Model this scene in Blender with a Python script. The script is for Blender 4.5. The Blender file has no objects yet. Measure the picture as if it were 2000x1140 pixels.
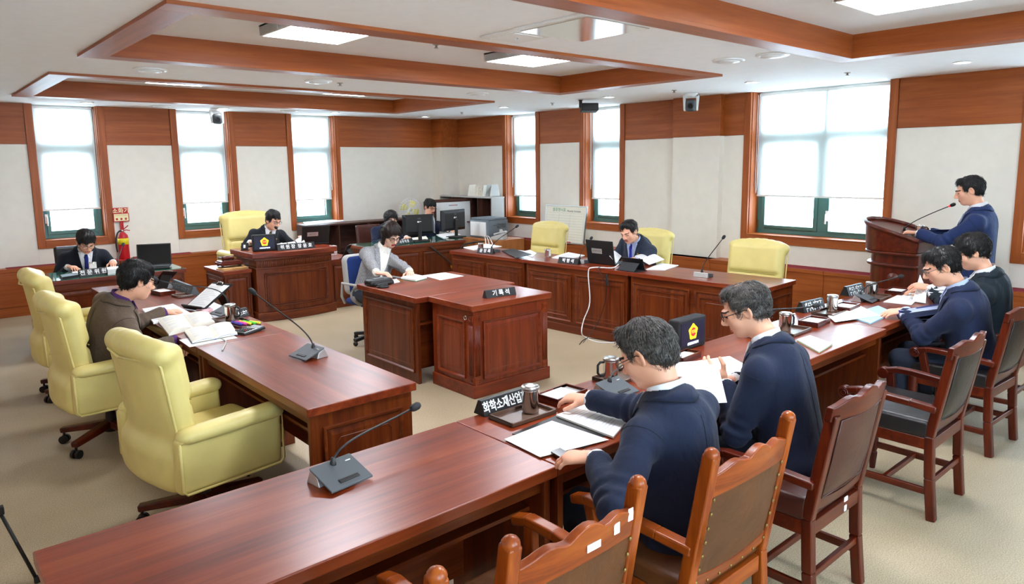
import bpy, bmesh, math, random
import numpy as np
from mathutils import Vector, Matrix
from mathutils.bvhtree import BVHTree
random.seed(7)
SC = bpy.context.scene
COL = SC.collection
# ------------------------------------------------------------------ camera
FPX, CYP = 1375.8, 520.0
YAW, PITCH, ROLL = math.radians(41.284), math.radians(-8.193), math.radians(0.685)
CAMZ = 1.82
_f = Vector((math.sin(YAW)*math.cos(PITCH), math.cos(YAW)*math.cos(PITCH), math.sin(PITCH)))
_r = Vector((math.cos(YAW), -math.sin(YAW), 0)); _d = _f.cross(_r)
_c, _s = math.cos(ROLL), math.sin(ROLL)
RIGHT, DOWN = _c*_r + _s*_d, -_s*_r + _c*_d
cam = bpy.data.cameras.new('camera'); camo = bpy.data.objects.new('camera', cam); COL.objects.link(camo)
m = Matrix((RIGHT, -DOWN, -_f)).transposed().to_4x4(); m.translation = (0, 0, CAMZ); camo.matrix_world = m
cam.sensor_width = 36; cam.lens = FPX/2000*36; cam.shift_y = -(570-CYP)/2000; cam.clip_start = .05; cam.clip_end = 100
SC.camera = camo
def ray(px, py): return RIGHT*((px-1000)/FPX) + DOWN*((py-CYP)/FPX) + _f
def G(px, py, z):            # the point at height z seen at a photo pixel (2000 x 1140)
    d = ray(px, py); t = (z-CAMZ)/d.z; return Vector((d.x*t, d.y*t, z))
def GX(px, py, x): d = ray(px, py); t = x/d.x; return Vector((x, d.y*t, CAMZ+d.z*t))
def GY(px, py, y): d = ray(px, py); t = y/d.y; return Vector((d.x*t, y, CAMZ+d.z*t))
# ------------------------------------------------------------------ world and view
w = bpy.data.worlds.new('sky'); SC.world = w; w.use_nodes = True
bg = w.node_tree.nodes['Background']; bg.inputs[0].default_value = (.64, .81, 1, 1); bg.inputs[1].default_value = 13.0
vs = SC.view_settings; vs.view_transform = 'Standard'; vs.look = 'None'; vs.gamma = 1; vs.use_curve_mapping = False
vs.exposure = 0.66
PANEL_EMIT, DOWN_EMIT = 30.0, 40.0
# ------------------------------------------------------------------ materials
MATS = {}
def lin(c):
    if isinstance(c, str):
        c = c.lstrip('#'); c = [int(c[i:i+2], 16)/255 for i in (0, 2, 4)]
        c = [x/12.92 if x <= .04045 else ((x+.055)/1.055)**2.4 for x in c]
    return (c[0], c[1], c[2], 1)
def newmat(name):
    mt = bpy.data.materials.new(name); mt.use_nodes = True; MATS[name] = mt
    nt = mt.node_tree; return mt, nt, nt.nodes['Principled BSDF']
def setp(b, **k):
    for key, v in k.items(): b.inputs[key.replace('_', ' ')].default_value = v
def coords(nt, scale=(1, 1, 1), which='Object'):
    tc = nt.nodes.new('ShaderNodeTexCoord'); mp = nt.nodes.new('ShaderNodeMapping')
    mp.inputs['Scale'].default_value = scale; nt.links.new(tc.outputs[which], mp.inputs[0]); return mp.outputs[0]
def noise(nt, vec, scale, detail=3, rough=.5, dist=0):
    n = nt.nodes.new('ShaderNodeTexNoise'); n.inputs['Scale'].default_value = scale; n.inputs['Detail'].default_value = detail
    n.inputs['Roughness'].default_value = rough; n.inputs['Distortion'].default_value = dist
    nt.links.new(vec, n.inputs['Vector']); return n.outputs['Fac']
def ramp(nt, fac, stops):
    r = nt.nodes.new('ShaderNodeValToRGB'); e = r.color_ramp.elements
    while len(e) < len(stops): e.new(.5)
    for el, (p, c) in zip(e, stops): el.position = p; el.color = lin(c)
    nt.links.new(fac, r.inputs[0]); return r.outputs[0]
def bump(nt, b, fac, strength=.2, dist=.01):
    n = nt.nodes.new('ShaderNodeBump'); n.inputs['Strength'].default_value = strength; n.inputs['Distance'].default_value = dist
    nt.links.new(fac, n.inputs['Height']); nt.links.new(n.outputs[0], b.inputs['Normal'])
def plain(name, col, rough=.5, metal=0, var=.06, bscale=0, bstr=.1, **k):
    mt, nt, b = newmat(name); c = lin(col)
    f = noise(nt, coords(nt), 9, 2)
    lo = [x*(1-var) for x in c[:3]]; hi = [min(1, x*(1+var)) for x in c[:3]]
    nt.links.new(ramp(nt, f, [(.3, lo), (.7, hi)]), b.inputs['Base Color'])
    setp(b, Roughness=rough, Metallic=metal, **k)
    if bscale: bump(nt, b, noise(nt, coords(nt), bscale, 2), bstr, .004)
    return mt
def wood(name, dark, mid, light, axis='x', rough=.35, coat=0, scale=1.0, contrast=(.3, .5, .72), spec=.5):
    mt, nt, b = newmat(name)
    s = {'x': (1.2, 22, 22), 'y': (22, 1.2, 22), 'z': (22, 22, 1.2)}[axis]
    v = coords(nt, tuple(q*scale for q in s))
    f1 = noise(nt, v, 1.0, 4, .6, .4); v2 = coords(nt, tuple(q*scale*5 for q in s)); f2 = noise(nt, v2, 1.2, 2)
    mx = nt.nodes.new('ShaderNodeMath'); mx.operation = 'MULTIPLY_ADD'; nt.links.new(f2, mx.inputs[0]); mx.inputs[1].default_value = .25
    sb = nt.nodes.new('ShaderNodeMath'); sb.operation = 'SUBTRACT'; nt.links.new(f1, sb.inputs[0]); sb.inputs[1].default_value = .125
    nt.links.new(sb.outputs[0], mx.inputs[2])
    nt.links.new(ramp(nt, mx.outputs[0], [(contrast[0], dark), (contrast[1], mid), (contrast[2], light)]), b.inputs['Base Color'])
    setp(b, Roughness=rough, Specular_IOR_Level=spec)
    if coat: b.inputs['Coat Weight'].default_value = coat; b.inputs['Coat Roughness'].default_value = .12
    bump(nt, b, f2, .05, .002)
    return mt
def emit(name, col, strength):
    mt, nt, b = newmat(name); setp(b, Emission_Color=lin(col), Emission_Strength=strength, Base_Color=lin(col)); return mt
for ax in 'xyz':
    wood('panelwood_'+ax, '#8d4519', '#9e5021', '#ad5e2b', ax, .42, 0, .8, spec=.35)
    wood('mahogany_'+ax, '#4c1a05', '#652809', '#7b3a12', ax, .34, .0, spec=.4)
    wood('redtop_'+ax, '#5c1d09', '#792c10', '#92411c', ax, .30, .0, .7, spec=.55)
    wood('chairwood_'+ax, '#702a07', '#8f3f0d', '#a85415', ax, .3, .0, spec=.4)
    wood('chairdark_'+ax, '#3a0d03', '#521605', '#682409', ax, .3, .0, spec=.45)
    wood('shelfwood_'+ax, '#3b2018', '#4c2b20', '#5f382a', ax, .5)
wood('cabinetwood', '#9a5a28', '#ac6a33', '#bb7a40', 'z', .5)
plain('cream', '#ece5d9', .85, 0, .02, 160, .05)
plain('ceiling_white', '#f6f6f7', .9, 0, .015)
plain('ceiling_grey', '#ebe9e8', .9, 0, .015)
plain('white_gloss', '#eeeeec', .3, 0, .01)
plain('white_matte', '#e9e8e4', .7, 0, .02)
plain('grey_light', '#b9b8b4', .5, 0, .02)
plain('grey_mid', '#7f8488', .45, 0, .03)
plain('grey_dark', '#4b5054', .5, 0, .03)
plain('black', '#141416', .45, 0, .05)
plain('black_soft', '#191a1d', .7, 0, .08, 300, .2)
plain('black_gloss', '#0e0f12', .15, 0, .02)
plain('greenframe', '#4a7670', .4, 0, .04)
plain('red_paint', '#b8121c', .35, 0, .03)
plain('red_grille', '#8c2630', .5, 0, .05)
plain('yellow_label', '#e6d21a', .5, 0, .02)
plain('cream_sign', '#efe3b0', .5, 0, .02)
plain('chrome', '#d8d6d2', .12, 1, .02)
plain('steel', '#b4b3b0', .28, 1, .03)
plain('silver', '#c9c9c6', .35, .7, .02)
plain('gold', '#c79a35', .3, .9, .04)
plain('brass', '#8d7446', .4, .9, .08)
plain('paper', '#f3f3f1', .8, 0, .01)
plain('paper_warm', '#efebda', .8, 0, .02)
plain('paper_blue', '#a9d3e6', .7, 0, .04)
plain('paper_green', '#b9d3a0', .7, 0, .04)
plain('paper_pink', '#e9b9c0', .7, 0, .04)
plain('print_faint', '#d3d4d8', .8, 0, .05)
plain('ink', '#55565c', .8, 0, .05)
plain('ink_green', '#3f9a62', .7)
plain('ink_red', '#c03038', .7)
plain('envelope', '#c79a5e', .7, 0, .08)
plain('tray_brown', '#5d4234', .3, 0, .06)
plain('greenglass', '#1e5a44', .08, 0, .03, Coat_Weight=.6)
plain('fan_yellow', '#e2d65a', .4)
plain('pink', '#e0479e', .5); plain('violet', '#4a35a8', .5); plain('lime', '#56d03c', .5); plain('yellow', '#e8e03a', .5); plain('blue', '#2b6fc0', .5); plain('cyan_tab', '#3aa0e0', .5)
plain('skin', '#e6aa8b', .5, 0, .05, 90, .05, Subsurface_Weight=.08, Subsurface_Scale=.01)
plain('skin_pale', '#e6b79d', .5, 0, .04, 90, .05, Subsurface_Weight=.08, Subsurface_Scale=.01)
plain('lip', '#a65a4e', .45); plain('lip_red', '#b0273a', .35); plain('brow', '#231a16', .8); plain('eye_dark', '#120d0b', .3)
def fabric(name, col, var=.15, scale=420, rough=.85, check=None):
    mt, nt, b = newmat(name); c = lin(col)
    f = noise(nt, coords(nt), scale, 2, .6); f0 = noise(nt, coords(nt), 5, 2)
    lo = [x*(1-var) for x in c[:3]]; hi = [min(1, x*(1+var)) for x in c[:3]]
    colr = ramp(nt, f, [(.3, lo), (.7, hi)])
    if check:
        wv = nt.nodes.new('ShaderNodeTexChecker'); wv.inputs['Scale'].default_value = 55
        nt.links.new(coords(nt), wv.inputs[0]); mx = nt.nodes.new('ShaderNodeMix'); mx.data_type = 'RGBA'
        mx.inputs[0].default_value = .12; nt.links.new(colr, mx.inputs[6]); nt.links.new(wv.outputs[0], mx.inputs[7]); colr = mx.outputs[2]
    nt.links.new(colr, b.inputs['Base Color'])
    setp(b, Roughness=rough, Sheen_Weight=.06, Specular_IOR_Level=.25)
    a = nt.nodes.new('ShaderNodeMath'); a.operation = 'MULTIPLY_ADD'; nt.links.new(noise(nt, coords(nt, (1, 1, .55)), 13, 2, .5, 1.2), a.inputs[0]); a.inputs[1].default_value = 9; nt.links.new(f, a.inputs[2])
    bump(nt, b, a.outputs[0], .3, .0022)
    return mt
fabric('suit_navy', '#182036'); fabric('suit_navy_mid', '#1a233e'); fabric('suit_dark', '#191c26'); fabric('suit_char', '#23272c'); fabric('suit_blue', '#22315a'); fabric('suit_green', '#17222a')
fabric('tweed_brown', '#5f4f41', .3, 260); fabric('jacket_grey', '#8d8c8e', .16, 300, .85, True); fabric('suit_slate', '#2a3140')
fabric('shirt_white', '#e8e8ea', .03, 500); fabric('shirt_blue', '#b9c6e6', .04, 500); fabric('shirt_purple', '#54306a', .1); fabric('blouse', '#efeae0', .03)
fabric('tie_navy', '#1e2a6e', .3, 200); fabric('tie_blue', '#3f62b5', .2); fabric('tie_olive', '#5d5a2e', .3, 120); fabric('tie_royal', '#2a2f9a', .4, 160); fabric('tie_grey', '#9a9aa2', .2); fabric('tie_red', '#7a1a28', .2)
fabric('trouser_dark', '#1d2230'); fabric('chair_blue', '#223a78', .1); plain('shoe', '#0e0d0d', .3)
def leather(name, col, rough=.4, wr=.25, var=.05):
    mt, nt, b = newmat(name); c = lin(col); v = coords(nt)
    f = noise(nt, v, 6, 3); lo = [x*(1-var) for x in c[:3]]; hi = [min(1, x*(1+var)) for x in c[:3]]
    nt.links.new(ramp(nt, f, [(.3, lo), (.7, hi)]), b.inputs['Base Color']); setp(b, Roughness=rough)
    a = nt.nodes.new('ShaderNodeMath'); a.operation = 'MULTIPLY_ADD'; nt.links.new(noise(nt, v, 14, 2, .5, 1.0), a.inputs[0]); a.inputs[1].default_value = 3
    nt.links.new(noise(nt, v, 420, 2), a.inputs[2]); bump(nt, b, a.outputs[0], wr, .002)
    return mt
leather('leather_yellow', '#e3d082', .42, .12); leather('leather_brown', '#573012', .42, .5, .25); leather('leather_black', '#1e1b1c', .3, .4, .15); leather('leather_maroon', '#452018', .35, .3, .15); leather('leather_yellow_seam', '#b8a855', .5, .1)
def hairmat(name, col, col2):
    mt, nt, b = newmat(name)
    f = noise(nt, coords(nt, (60, 9, 30)), 3, 3, .6, .6)
    nt.links.new(ramp(nt, f, [(.35, col), (.7, col2)]), b.inputs['Base Color']); setp(b, Roughness=.42, Specular_IOR_Level=.4)
    bump(nt, b, f, .6, .006); return mt
hairmat('hair_black', '#0d0b0b', '#1d1817'); hairmat('hair_brown', '#1a110e', '#33221b'); hairmat('hair_grey', '#2a2726', '#6f6862')
mt, nt, b = newmat('carpet')
v = coords(nt); f = noise(nt, v, 170, 3, .75); g = noise(nt, v, 2.2, 2)
mx = nt.nodes.new('ShaderNodeMath'); mx.operation = 'MULTIPLY_ADD'; nt.links.new(g, mx.inputs[0]); mx.inputs[1].default_value = .15; nt.links.new(f, mx.inputs[2])
nt.links.new(ramp(nt, mx.outputs[0], [(.38, '#80704f'), (.56, '#a99574'), (.75, '#cab797')]), b.inputs['Base Color']); setp(b, Roughness=.5, Sheen_Weight=.12, Specular_IOR_Level=.6); bump(nt, b, f, .5, .004)
# window glass: clear with a weak reflection
mt = bpy.data.materials.new('window_glass'); mt.use_nodes = True; MATS['window_glass'] = mt; nt = mt.node_tree; nt.nodes.clear()
o = nt.nodes.new('ShaderNodeOutputMaterial'); t = nt.nodes.new('ShaderNodeBsdfTransparent'); gl = nt.nodes.new('ShaderNodeBsdfGlossy'); gl.inputs['Roughness'].default_value = .02
ms = nt.nodes.new('ShaderNodeMixShader'); ms.inputs[0].default_value = .06; t.inputs[0].default_value = (.95, .98, .97, 1)
nt.links.new(t.outputs[0], ms.inputs[1]); nt.links.new(gl.outputs[0], ms.inputs[2]); nt.links.new(ms.outputs[0], o.inputs[0])
# roller blind cloth: white, lets daylight through
mt = bpy.data.materials.new('blind_cloth'); mt.use_nodes = True; MATS['blind_cloth'] = mt; nt = mt.node_tree; nt.nodes.clear()
o = nt.nodes.new('ShaderNodeOutputMaterial'); d = nt.nodes.new('ShaderNodeBsdfDiffuse'); t = nt.nodes.new('ShaderNodeBsdfTranslucent'); tr = nt.nodes.new('ShaderNodeBsdfTransparent')
for q in (d, t): q.inputs[0].default_value = (.9, .9, .87, 1)
ms = nt.nodes.new('ShaderNodeMixShader'); ms.inputs[0].default_value = .5; m2 = nt.nodes.new('ShaderNodeMixShader'); m2.inputs[0].default_value = .12
nt.links.new(d.outputs[0], ms.inputs[1]); nt.links.new(t.outputs[0], ms.inputs[2]); nt.links.new(ms.outputs[0], m2.inputs[1]); nt.links.new(tr.outputs[0], m2.inputs[2]); nt.links.new(m2.outputs[0], o.inputs[0])
mt, nt, b = newmat('lens_glass'); setp(b, Base_Color=(1, 1, 1, 1), Roughness=.02, Transmission_Weight=1.0, IOR=1.02)
emit('panel_light', '#f0f5ff', PANEL_EMIT); emit('downlight', '#ffffff', DOWN_EMIT); emit('screen_navy', '#0d0f26', .6); emit('screen_text', '#cfd6f4', 1.2); emit('emblem_yellow', '#f2cf1e', .9); emit('emblem_red', '#c8202e', .7); emit('mic_ring_red', '#ff2030', 2.0)
# ------------------------------------------------------------------ mesh helpers
class MB:
    def __init__(s): s.v = []; s.f = []
    def add(s, vs, fs):
        n = len(s.v); s.v += [tuple(p) for p in vs]; s.f += [tuple(i+n for i in f) for f in fs]; return s
    def box(s, x0, x1, y0, y1, z0, z1, R=None, c=None):
        vs = [Vector((x, y, z)) for z in (z0, z1) for y in (y0, y1) for x in (x0, x1)]
        if R is not None:
            c = Vector(c) if c is not None else Vector(((x0+x1)/2, (y0+y1)/2, (z0+z1)/2)); vs = [R @ (p-c)+c for p in vs]
        return s.add(vs, [(0, 2, 3, 1), (4, 5, 7, 6), (0, 1, 5, 4), (2, 6, 7, 3), (0, 4, 6, 2), (1, 3, 7, 5)])
    def bar(s, a, b, wd, ht, up=(0, 0, 1), wd2=None, ht2=None):     # a rectangular bar from a to b
        a, b = Vector(a), Vector(b); d = (b-a).normalized(); up = Vector(up)
        x = d.cross(up); x = x.normalized() if x.length > 1e-6 else Vector((1, 0, 0)); u = x.cross(d)
        vs = []
        for p, w_, h_ in ((a, wd, ht), (b, wd2 or wd, ht2 or ht)):
            for sx, su in ((-1, -1), (1, -1), (1, 1), (-1, 1)): vs.append(p+x*sx*w_/2+u*su*h_/2)
        return s.add(vs, [(0, 1, 2, 3), (7, 6, 5, 4), (0, 4, 5, 1), (1, 5, 6, 2), (2, 6, 7, 3), (3, 7, 4, 0)])
    def tube(s, pts, r, n=8, caps=True):
        pts = [Vector(p) for p in pts]; rs = r if hasattr(r, '__len__') else [r]*len(pts); vs = []; fs = []
        d0 = (pts[1]-pts[0]).normalized(); ref = Vector((0, 0, 1)) if abs(d0.z) < .9 else Vector((1, 0, 0)); x = d0.cross(ref).normalized()
        for i, p in enumerate(pts):
            d = (pts[min(i+1, len(pts)-1)]-pts[max(i-1, 0)]).normalized(); x = (x-d*x.dot(d)).normalized(); y = d.cross(x)
            for k in range(n): a = 2*math.pi*k/n; vs.append(p+(x*math.cos(a)+y*math.sin(a))*rs[i])
        for i in range(len(pts)-1):
            for k in range(n): a = i*n+k; b = i*n+(k+1) % n; fs.append((a, b, b+n, a+n))
        if caps: fs.append(tuple(range(n-1, -1, -1))); fs.append(tuple(range((len(pts)-1)*n, len(pts)*n)))
        return s.add(vs, fs)
    def lathe(s, prof, c=(0, 0, 0), n=24):            # prof: (r, z) list
        vs = []; fs = []; c = Vector(c)
        for r, z in prof:
            for k in range(n): a = 2*math.pi*k/n; vs.append(c+Vector((r*math.cos(a), r*math.sin(a), z)))
        for i in range(len(prof)-1):
            for k in range(n): a = i*n+k; b = i*n+(k+1) % n; fs.append((a, b, b+n, a+n))
        fs.append(tuple(range(n-1, -1, -1))); fs.append(tuple(range((len(prof)-1)*n, len(prof)*n)))
        return s.add(vs, fs)
    def prism(s, poly, a, b, fn):                      # poly of (u,v); fn(u,v,t) -> point; closed, from t=a to t=b
        n = len(poly); vs = [fn(u, v_, a) for u, v_ in poly]+[fn(u, v_, b) for u, v_ in poly]
        return s.add(vs, [tuple(range(n-1, -1, -1)), tuple(range(n, 2*n))]+[(i, (i+1) % n, (i+1) % n+n, i+n) for i in range(n)])
    def sheet(s, fn, nu, nv, th=0):                    # fn(u,v) in 0..1
        vs = [Vector(fn(i/nu, j/nv)) for j in range(nv+1) for i in range(nu+1)]
        fs = [(j*(nu+1)+i, j*(nu+1)+i+1, (j+1)*(nu+1)+i+1, (j+1)*(nu+1)+i) for j in range(nv) for i in range(nu)]
        return s.add(vs, fs)
    def ball(s, c, r, nu=16, nv=10):
        r = r if hasattr(r, '__len__') else (r, r, r); c = Vector(c); vs = []; fs = []
        for j in range(nv+1):
            ph = math.pi*j/nv
            for i in range(nu): a = 2*math.pi*i/nu; vs.append(c+Vector((r[0]*math.sin(ph)*math.cos(a), r[1]*math.sin(ph)*math.sin(a), -r[2]*math.cos(ph))))
        for j in range(nv):
            for i in range(nu): a = j*nu+i; b = j*nu+(i+1) % nu; fs.append((a, b, b+nu, a+nu))
        return s.add(vs, fs)
    def build(s, name, mat, parent=None, bevel=0, smooth=False, solid=0, seg=2, xf=None):
        me = bpy.data.meshes.new(name); me.from_pydata(s.v if xf is None else [tuple(xf @ Vector(p)) for p in s.v], [], s.f)
        bm = bmesh.new(); bm.from_mesh(me); bmesh.ops.remove_doubles(bm, verts=bm.verts, dist=1e-6); bmesh.ops.recalc_face_normals(bm, faces=bm.faces); bm.to_mesh(me); bm.free()
        return link(name, me, mat, parent, bevel, smooth, solid, seg)
def link(name, me, mat, parent=None, bevel=0, smooth=False, solid=0, seg=2):
    o = bpy.data.objects.new(name, me); COL.objects.link(o)
    if mat is not None and not me.materials: me.materials.append(MATS[mat] if isinstance(mat, str) else mat)
    if parent is not None: o.parent = parent
    if smooth or bevel: me.shade_smooth()
    if solid: md = o.modifiers.new('solid', 'SOLIDIFY'); md.thickness = solid; md.offset = 0
    if bevel:
        md = o.modifiers.new('bevel', 'BEVEL'); md.width = bevel; md.segments = seg; md.limit_method = 'ANGLE'; md.angle_limit = math.radians(35); md.harden_normals = True
    return o
def tag(o, label, cat, group=None):
    o['label'] = label; o['category'] = cat
    if group: o['group'] = group
    return o
def thing(name, label, cat, loc=(0, 0, 0), rz=0, group=None):
    o = bpy.data.objects.new(name, None); COL.objects.link(o); o.location = loc; o.rotation_euler = (0, 0, rz); o.empty_display_size = .1
    return tag(o, label, cat, group)
def struct(o): o['kind'] = 'structure'; return o
def sempty(name, loc=(0, 0, 0)):
    o = bpy.data.objects.new(name, None); COL.objects.link(o); o.location = loc; return struct(o)
def copy_tree(o, parent=None):
    c = o.copy(); COL.objects.link(c)
    if parent is not None: c.parent = parent
    for ch in list(o.children): copy_tree(ch, c)
    return c
def text(body, size, mat, parent, mtx, name='lettering', extrude=.0008, align='CENTER', bold=0.0, sx=1.0):
    cu = bpy.data.curves.new('t', 'FONT'); cu.body = body; cu.size = size; cu.align_x = align; cu.align_y = 'CENTER'; cu.extrude = extrude; cu.offset = bold; cu.resolution_u = 3
    ob = bpy.data.objects.new('t', cu); COL.objects.link(ob); bpy.context.view_layer.update()
    me = bpy.data.meshes.new_from_object(ob.evaluated_get(bpy.context.evaluated_depsgraph_get())); bpy.data.objects.remove(ob); bpy.data.curves.remove(cu)
    me.transform(mtx @ Matrix.Diagonal((sx, 1, 1, 1))); me.name = name; me.materials.clear()
    return link(name, me, mat, parent)
def frame(origin, xdir, ydir):                         # matrix whose local x, y lie in a face
    x = Vector(xdir).normalized(); y = Vector(ydir); y = (y-x*y.dot(x)).normalized(); z = x.cross(y)
    mm = Matrix((x, y, z)).transposed().to_4x4(); mm.translation = Vector(origin); return mm
def Rz(a): return Matrix.Rotation(math.radians(a), 3, 'Z')
def Rx(a): return Matrix.Rotation(math.radians(a), 3, 'X')
def Ry(a): return Matrix.Rotation(math.radians(a), 3, 'Y')
# ------------------------------------------------------------------ soft shapes: distance field + surface nets
class SDF:
    def __init__(s, lo, hi, h):
        s.lo = np.array(lo, float)-2*h; s.h = h; s.n = np.ceil((np.array(hi, float)+2*h-s.lo)/h).astype(int)+1
        s.F = np.full(s.n, .5, np.float32); s.ax = [(s.lo[i]+h*np.arange(s.n[i])).astype(np.float32) for i in range(3)]
    def sl(s, lo, hi):
        a = np.clip(np.floor((np.array(lo)-s.lo)/s.h).astype(int), 0, s.n); b = np.clip(np.ceil((np.array(hi)-s.lo)/s.h).astype(int)+1, 0, s.n)
        sl = tuple(slice(a[i], b[i]) for i in range(3))
        return sl, s.ax[0][sl[0]][:, None, None], s.ax[1][sl[1]][None, :, None], s.ax[2][sl[2]][None, None, :]
    def comb(s, sl, d, k, sub):
        a = s.F[sl]
        if a.size == 0: return
        if sub: h = np.clip(.5-.5*(a+d)/k, 0, 1); s.F[sl] = a*(1-h)-d*h+k*h*(1-h)
        else: h = np.clip(.5+.5*(a-d)/k, 0, 1); s.F[sl] = a*(1-h)+d*h-k*h*(1-h)
    def cone(s, a, b, ra, rb, k=.01, flat=None, sub=False, wave=None):
        a = np.array(a, float); b = np.array(b, float); m = max(ra, rb)+k+3*s.h
        sl, X, Y, Z = s.sl(np.minimum(a, b)-m, np.maximum(a, b)+m)
        ab = b-a; L2 = max(ab@ab, 1e-9); t = np.clip(((X-a[0])*ab[0]+(Y-a[1])*ab[1]+(Z-a[2])*ab[2])/L2, 0, 1)
        vx, vy, vz = X-a[0]-t*ab[0], Y-a[1]-t*ab[1], Z-a[2]-t*ab[2]
        if flat is not None:
            n = np.array(flat[0], float); n /= np.linalg.norm(n); q = (flat[1]-1)*(vx*n[0]+vy*n[1]+vz*n[2]); vx, vy, vz = vx+q*n[0], vy+q*n[1], vz+q*n[2]
        r = ra+(rb-ra)*t
        if wave is not None:                           # cloth folds around a bend: (amount, centre t, width, cycles, phase)
            am, tc, wd, cy, ph = wave; r = r+am*np.exp(-((t-tc)/wd)**2)*np.sin(t*cy*6.283+ph+8*vx+6*vz)
        s.comb(sl, np.sqrt(vx*vx+vy*vy+vz*vz)-r, k, sub)
    def ell(s, c, r, k=.01, R=None, sub=False):
        c = np.array(c, float); r = np.array(r, float); m = r.max()+k+3*s.h
        sl, X, Y, Z = s.sl(c-m, c+m); x, y, z = X-c[0], Y-c[1], Z-c[2]
        if R is not None: R = np.array(R, float); x, y, z = (x*R[0, i]+y*R[1, i]+z*R[2, i] for i in range(3))
        x, y, z = x/r[0], y/r[1], z/r[2]; k0 = np.sqrt(x*x+y*y+z*z); k1 = np.sqrt((x/r[0])**2+(y/r[1])**2+(z/r[2])**2)+1e-6
        s.comb(sl, k0*(k0-1)/k1, k, sub)
    def rbox(s, c, hs, rad, k=.01, R=None, sub=False, bend=None):
        c = np.array(c, float); hs = np.array(hs, float); m = np.linalg.norm(hs)+k+3*s.h+(abs(bend[0])*hs.max()**2 if bend else 0)
        sl, X, Y, Z = s.sl(c-m, c+m); x, y, z = X-c[0], Y-c[1], Z-c[2]
        if R is not None: R = np.array(R, float); x, y, z = (x*R[0, i]+y*R[1, i]+z*R[2, i] for i in range(3))
        if bend is not None: y = y-bend[0]*x*x-(bend[1]*z*z if len(bend) > 1 else 0)
        qx, qy, qz = np.abs(x)-hs[0]+rad, np.abs(y)-hs[1]+rad, np.abs(z)-hs[2]+rad
        d = np.sqrt(np.maximum(qx, 0)**2+np.maximum(qy, 0)**2+np.maximum(qz, 0)**2)+np.minimum(np.maximum(qx, np.maximum(qy, qz)), 0)-rad
        s.comb(sl, d, k, sub)
    def rough(s, amp, freq, seed=0, aniso=(1, 1, 1), n=7):
        rg = np.random.RandomState(seed); X, Y, Z = s.ax[0][:, None, None], s.ax[1][None, :, None], s.ax[2][None, None, :]
        idx = np.nonzero(np.abs(s.F) < 4*s.h+2*amp)
        x, y, z = s.ax[0][idx[0]], s.ax[1][idx[1]], s.ax[2][idx[2]]; o = np.zeros(len(x), np.float32)
        for _ in range(n):
            d = rg.normal(size=3); d /= np.linalg.norm(d); d *= np.array(aniso)*freq*rg.uniform(.6, 1.6); o += np.sin(x*d[0]+y*d[1]+z*d[2]+rg.uniform(0, 6.28))
        s.F[idx] += amp*o/math.sqrt(n)
    def mesh(s):
        F = s.F; F[0] = F[-1] = .5; F[:, 0] = F[:, -1] = .5; F[:, :, 0] = F[:, :, -1] = .5; S = F < 0; nx, ny, nz = [q-1 for q in F.shape]
        cnt = np.zeros((nx, ny, nz), np.int8); C = [(i, j, k) for i in (0, 1) for j in (0, 1) for k in (0, 1)]
        for i, j, k in C: cnt += S[i:i+nx, j:j+ny, k:k+nz]
        I = np.argwhere((cnt > 0) & (cnt < 8)); ids = np.full((nx, ny, nz), -1, np.int32); ids[I[:, 0], I[:, 1], I[:, 2]] = np.arange(len(I))
        acc = np.zeros((len(I), 3)); num = np.zeros(len(I))
        for a in C:
            for ax in range(3):
                if a[ax]: continue
                b = list(a); b[ax] = 1
                va = F[I[:, 0]+a[0], I[:, 1]+a[1], I[:, 2]+a[2]]; vb = F[I[:, 0]+b[0], I[:, 1]+b[1], I[:, 2]+b[2]]
                cr = (va < 0) != (vb < 0); t = np.where(cr, va/np.where(cr, va-vb, 1), 0)
                p = np.tile(np.array(a, float), (len(I), 1)); p[:, ax] += t; acc += p*cr[:, None]; num += cr
        V = s.lo+s.h*(I+acc/num[:, None]); Q = []
        for ax in range(3):
            u, w_ = (ax+1) % 3, (ax+2) % 3; sa = [slice(None)]*3; sb = [slice(None)]*3; sa[ax] = slice(0, -1); sb[ax] = slice(1, None)
            A, B = S[tuple(sa)], S[tuple(sb)]; E_ = np.argwhere(A != B)
            E_ = E_[(E_[:, u] > 0) & (E_[:, w_] > 0) & (E_[:, u] < F.shape[u]-1) & (E_[:, w_] < F.shape[w_]-1)]
            ins = A[E_[:, 0], E_[:, 1], E_[:, 2]]; q = []
            for du, dw in ((-1, -1), (0, -1), (0, 0), (-1, 0)):
                e = E_.copy(); e[:, u] += du; e[:, w_] += dw; q.append(ids[e[:, 0], e[:, 1], e[:, 2]])
            q = np.stack(q, 1); q[~ins] = q[~ins][:, ::-1]; Q.append(q)
        return V, np.concatenate(Q)
def np_mesh(name, V, Q):
    me = bpy.data.meshes.new(name); me.vertices.add(len(V)); me.vertices.foreach_set('co', np.asarray(V, np.float32).ravel())
    me.loops.add(Q.size); me.loops.foreach_set('vertex_index', Q.astype(np.int32).ravel()); me.polygons.add(len(Q)); me.polygons.foreach_set('loop_start', np.arange(0, Q.size, 4, dtype=np.int32))
    me.update(calc_edges=True); me.validate(); me.shade_smooth(); return me
def soft(name, sdf, mat, parent=None): V, Q = sdf.mesh(); return link(name, np_mesh(name, V, Q), mat, parent)
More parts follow.
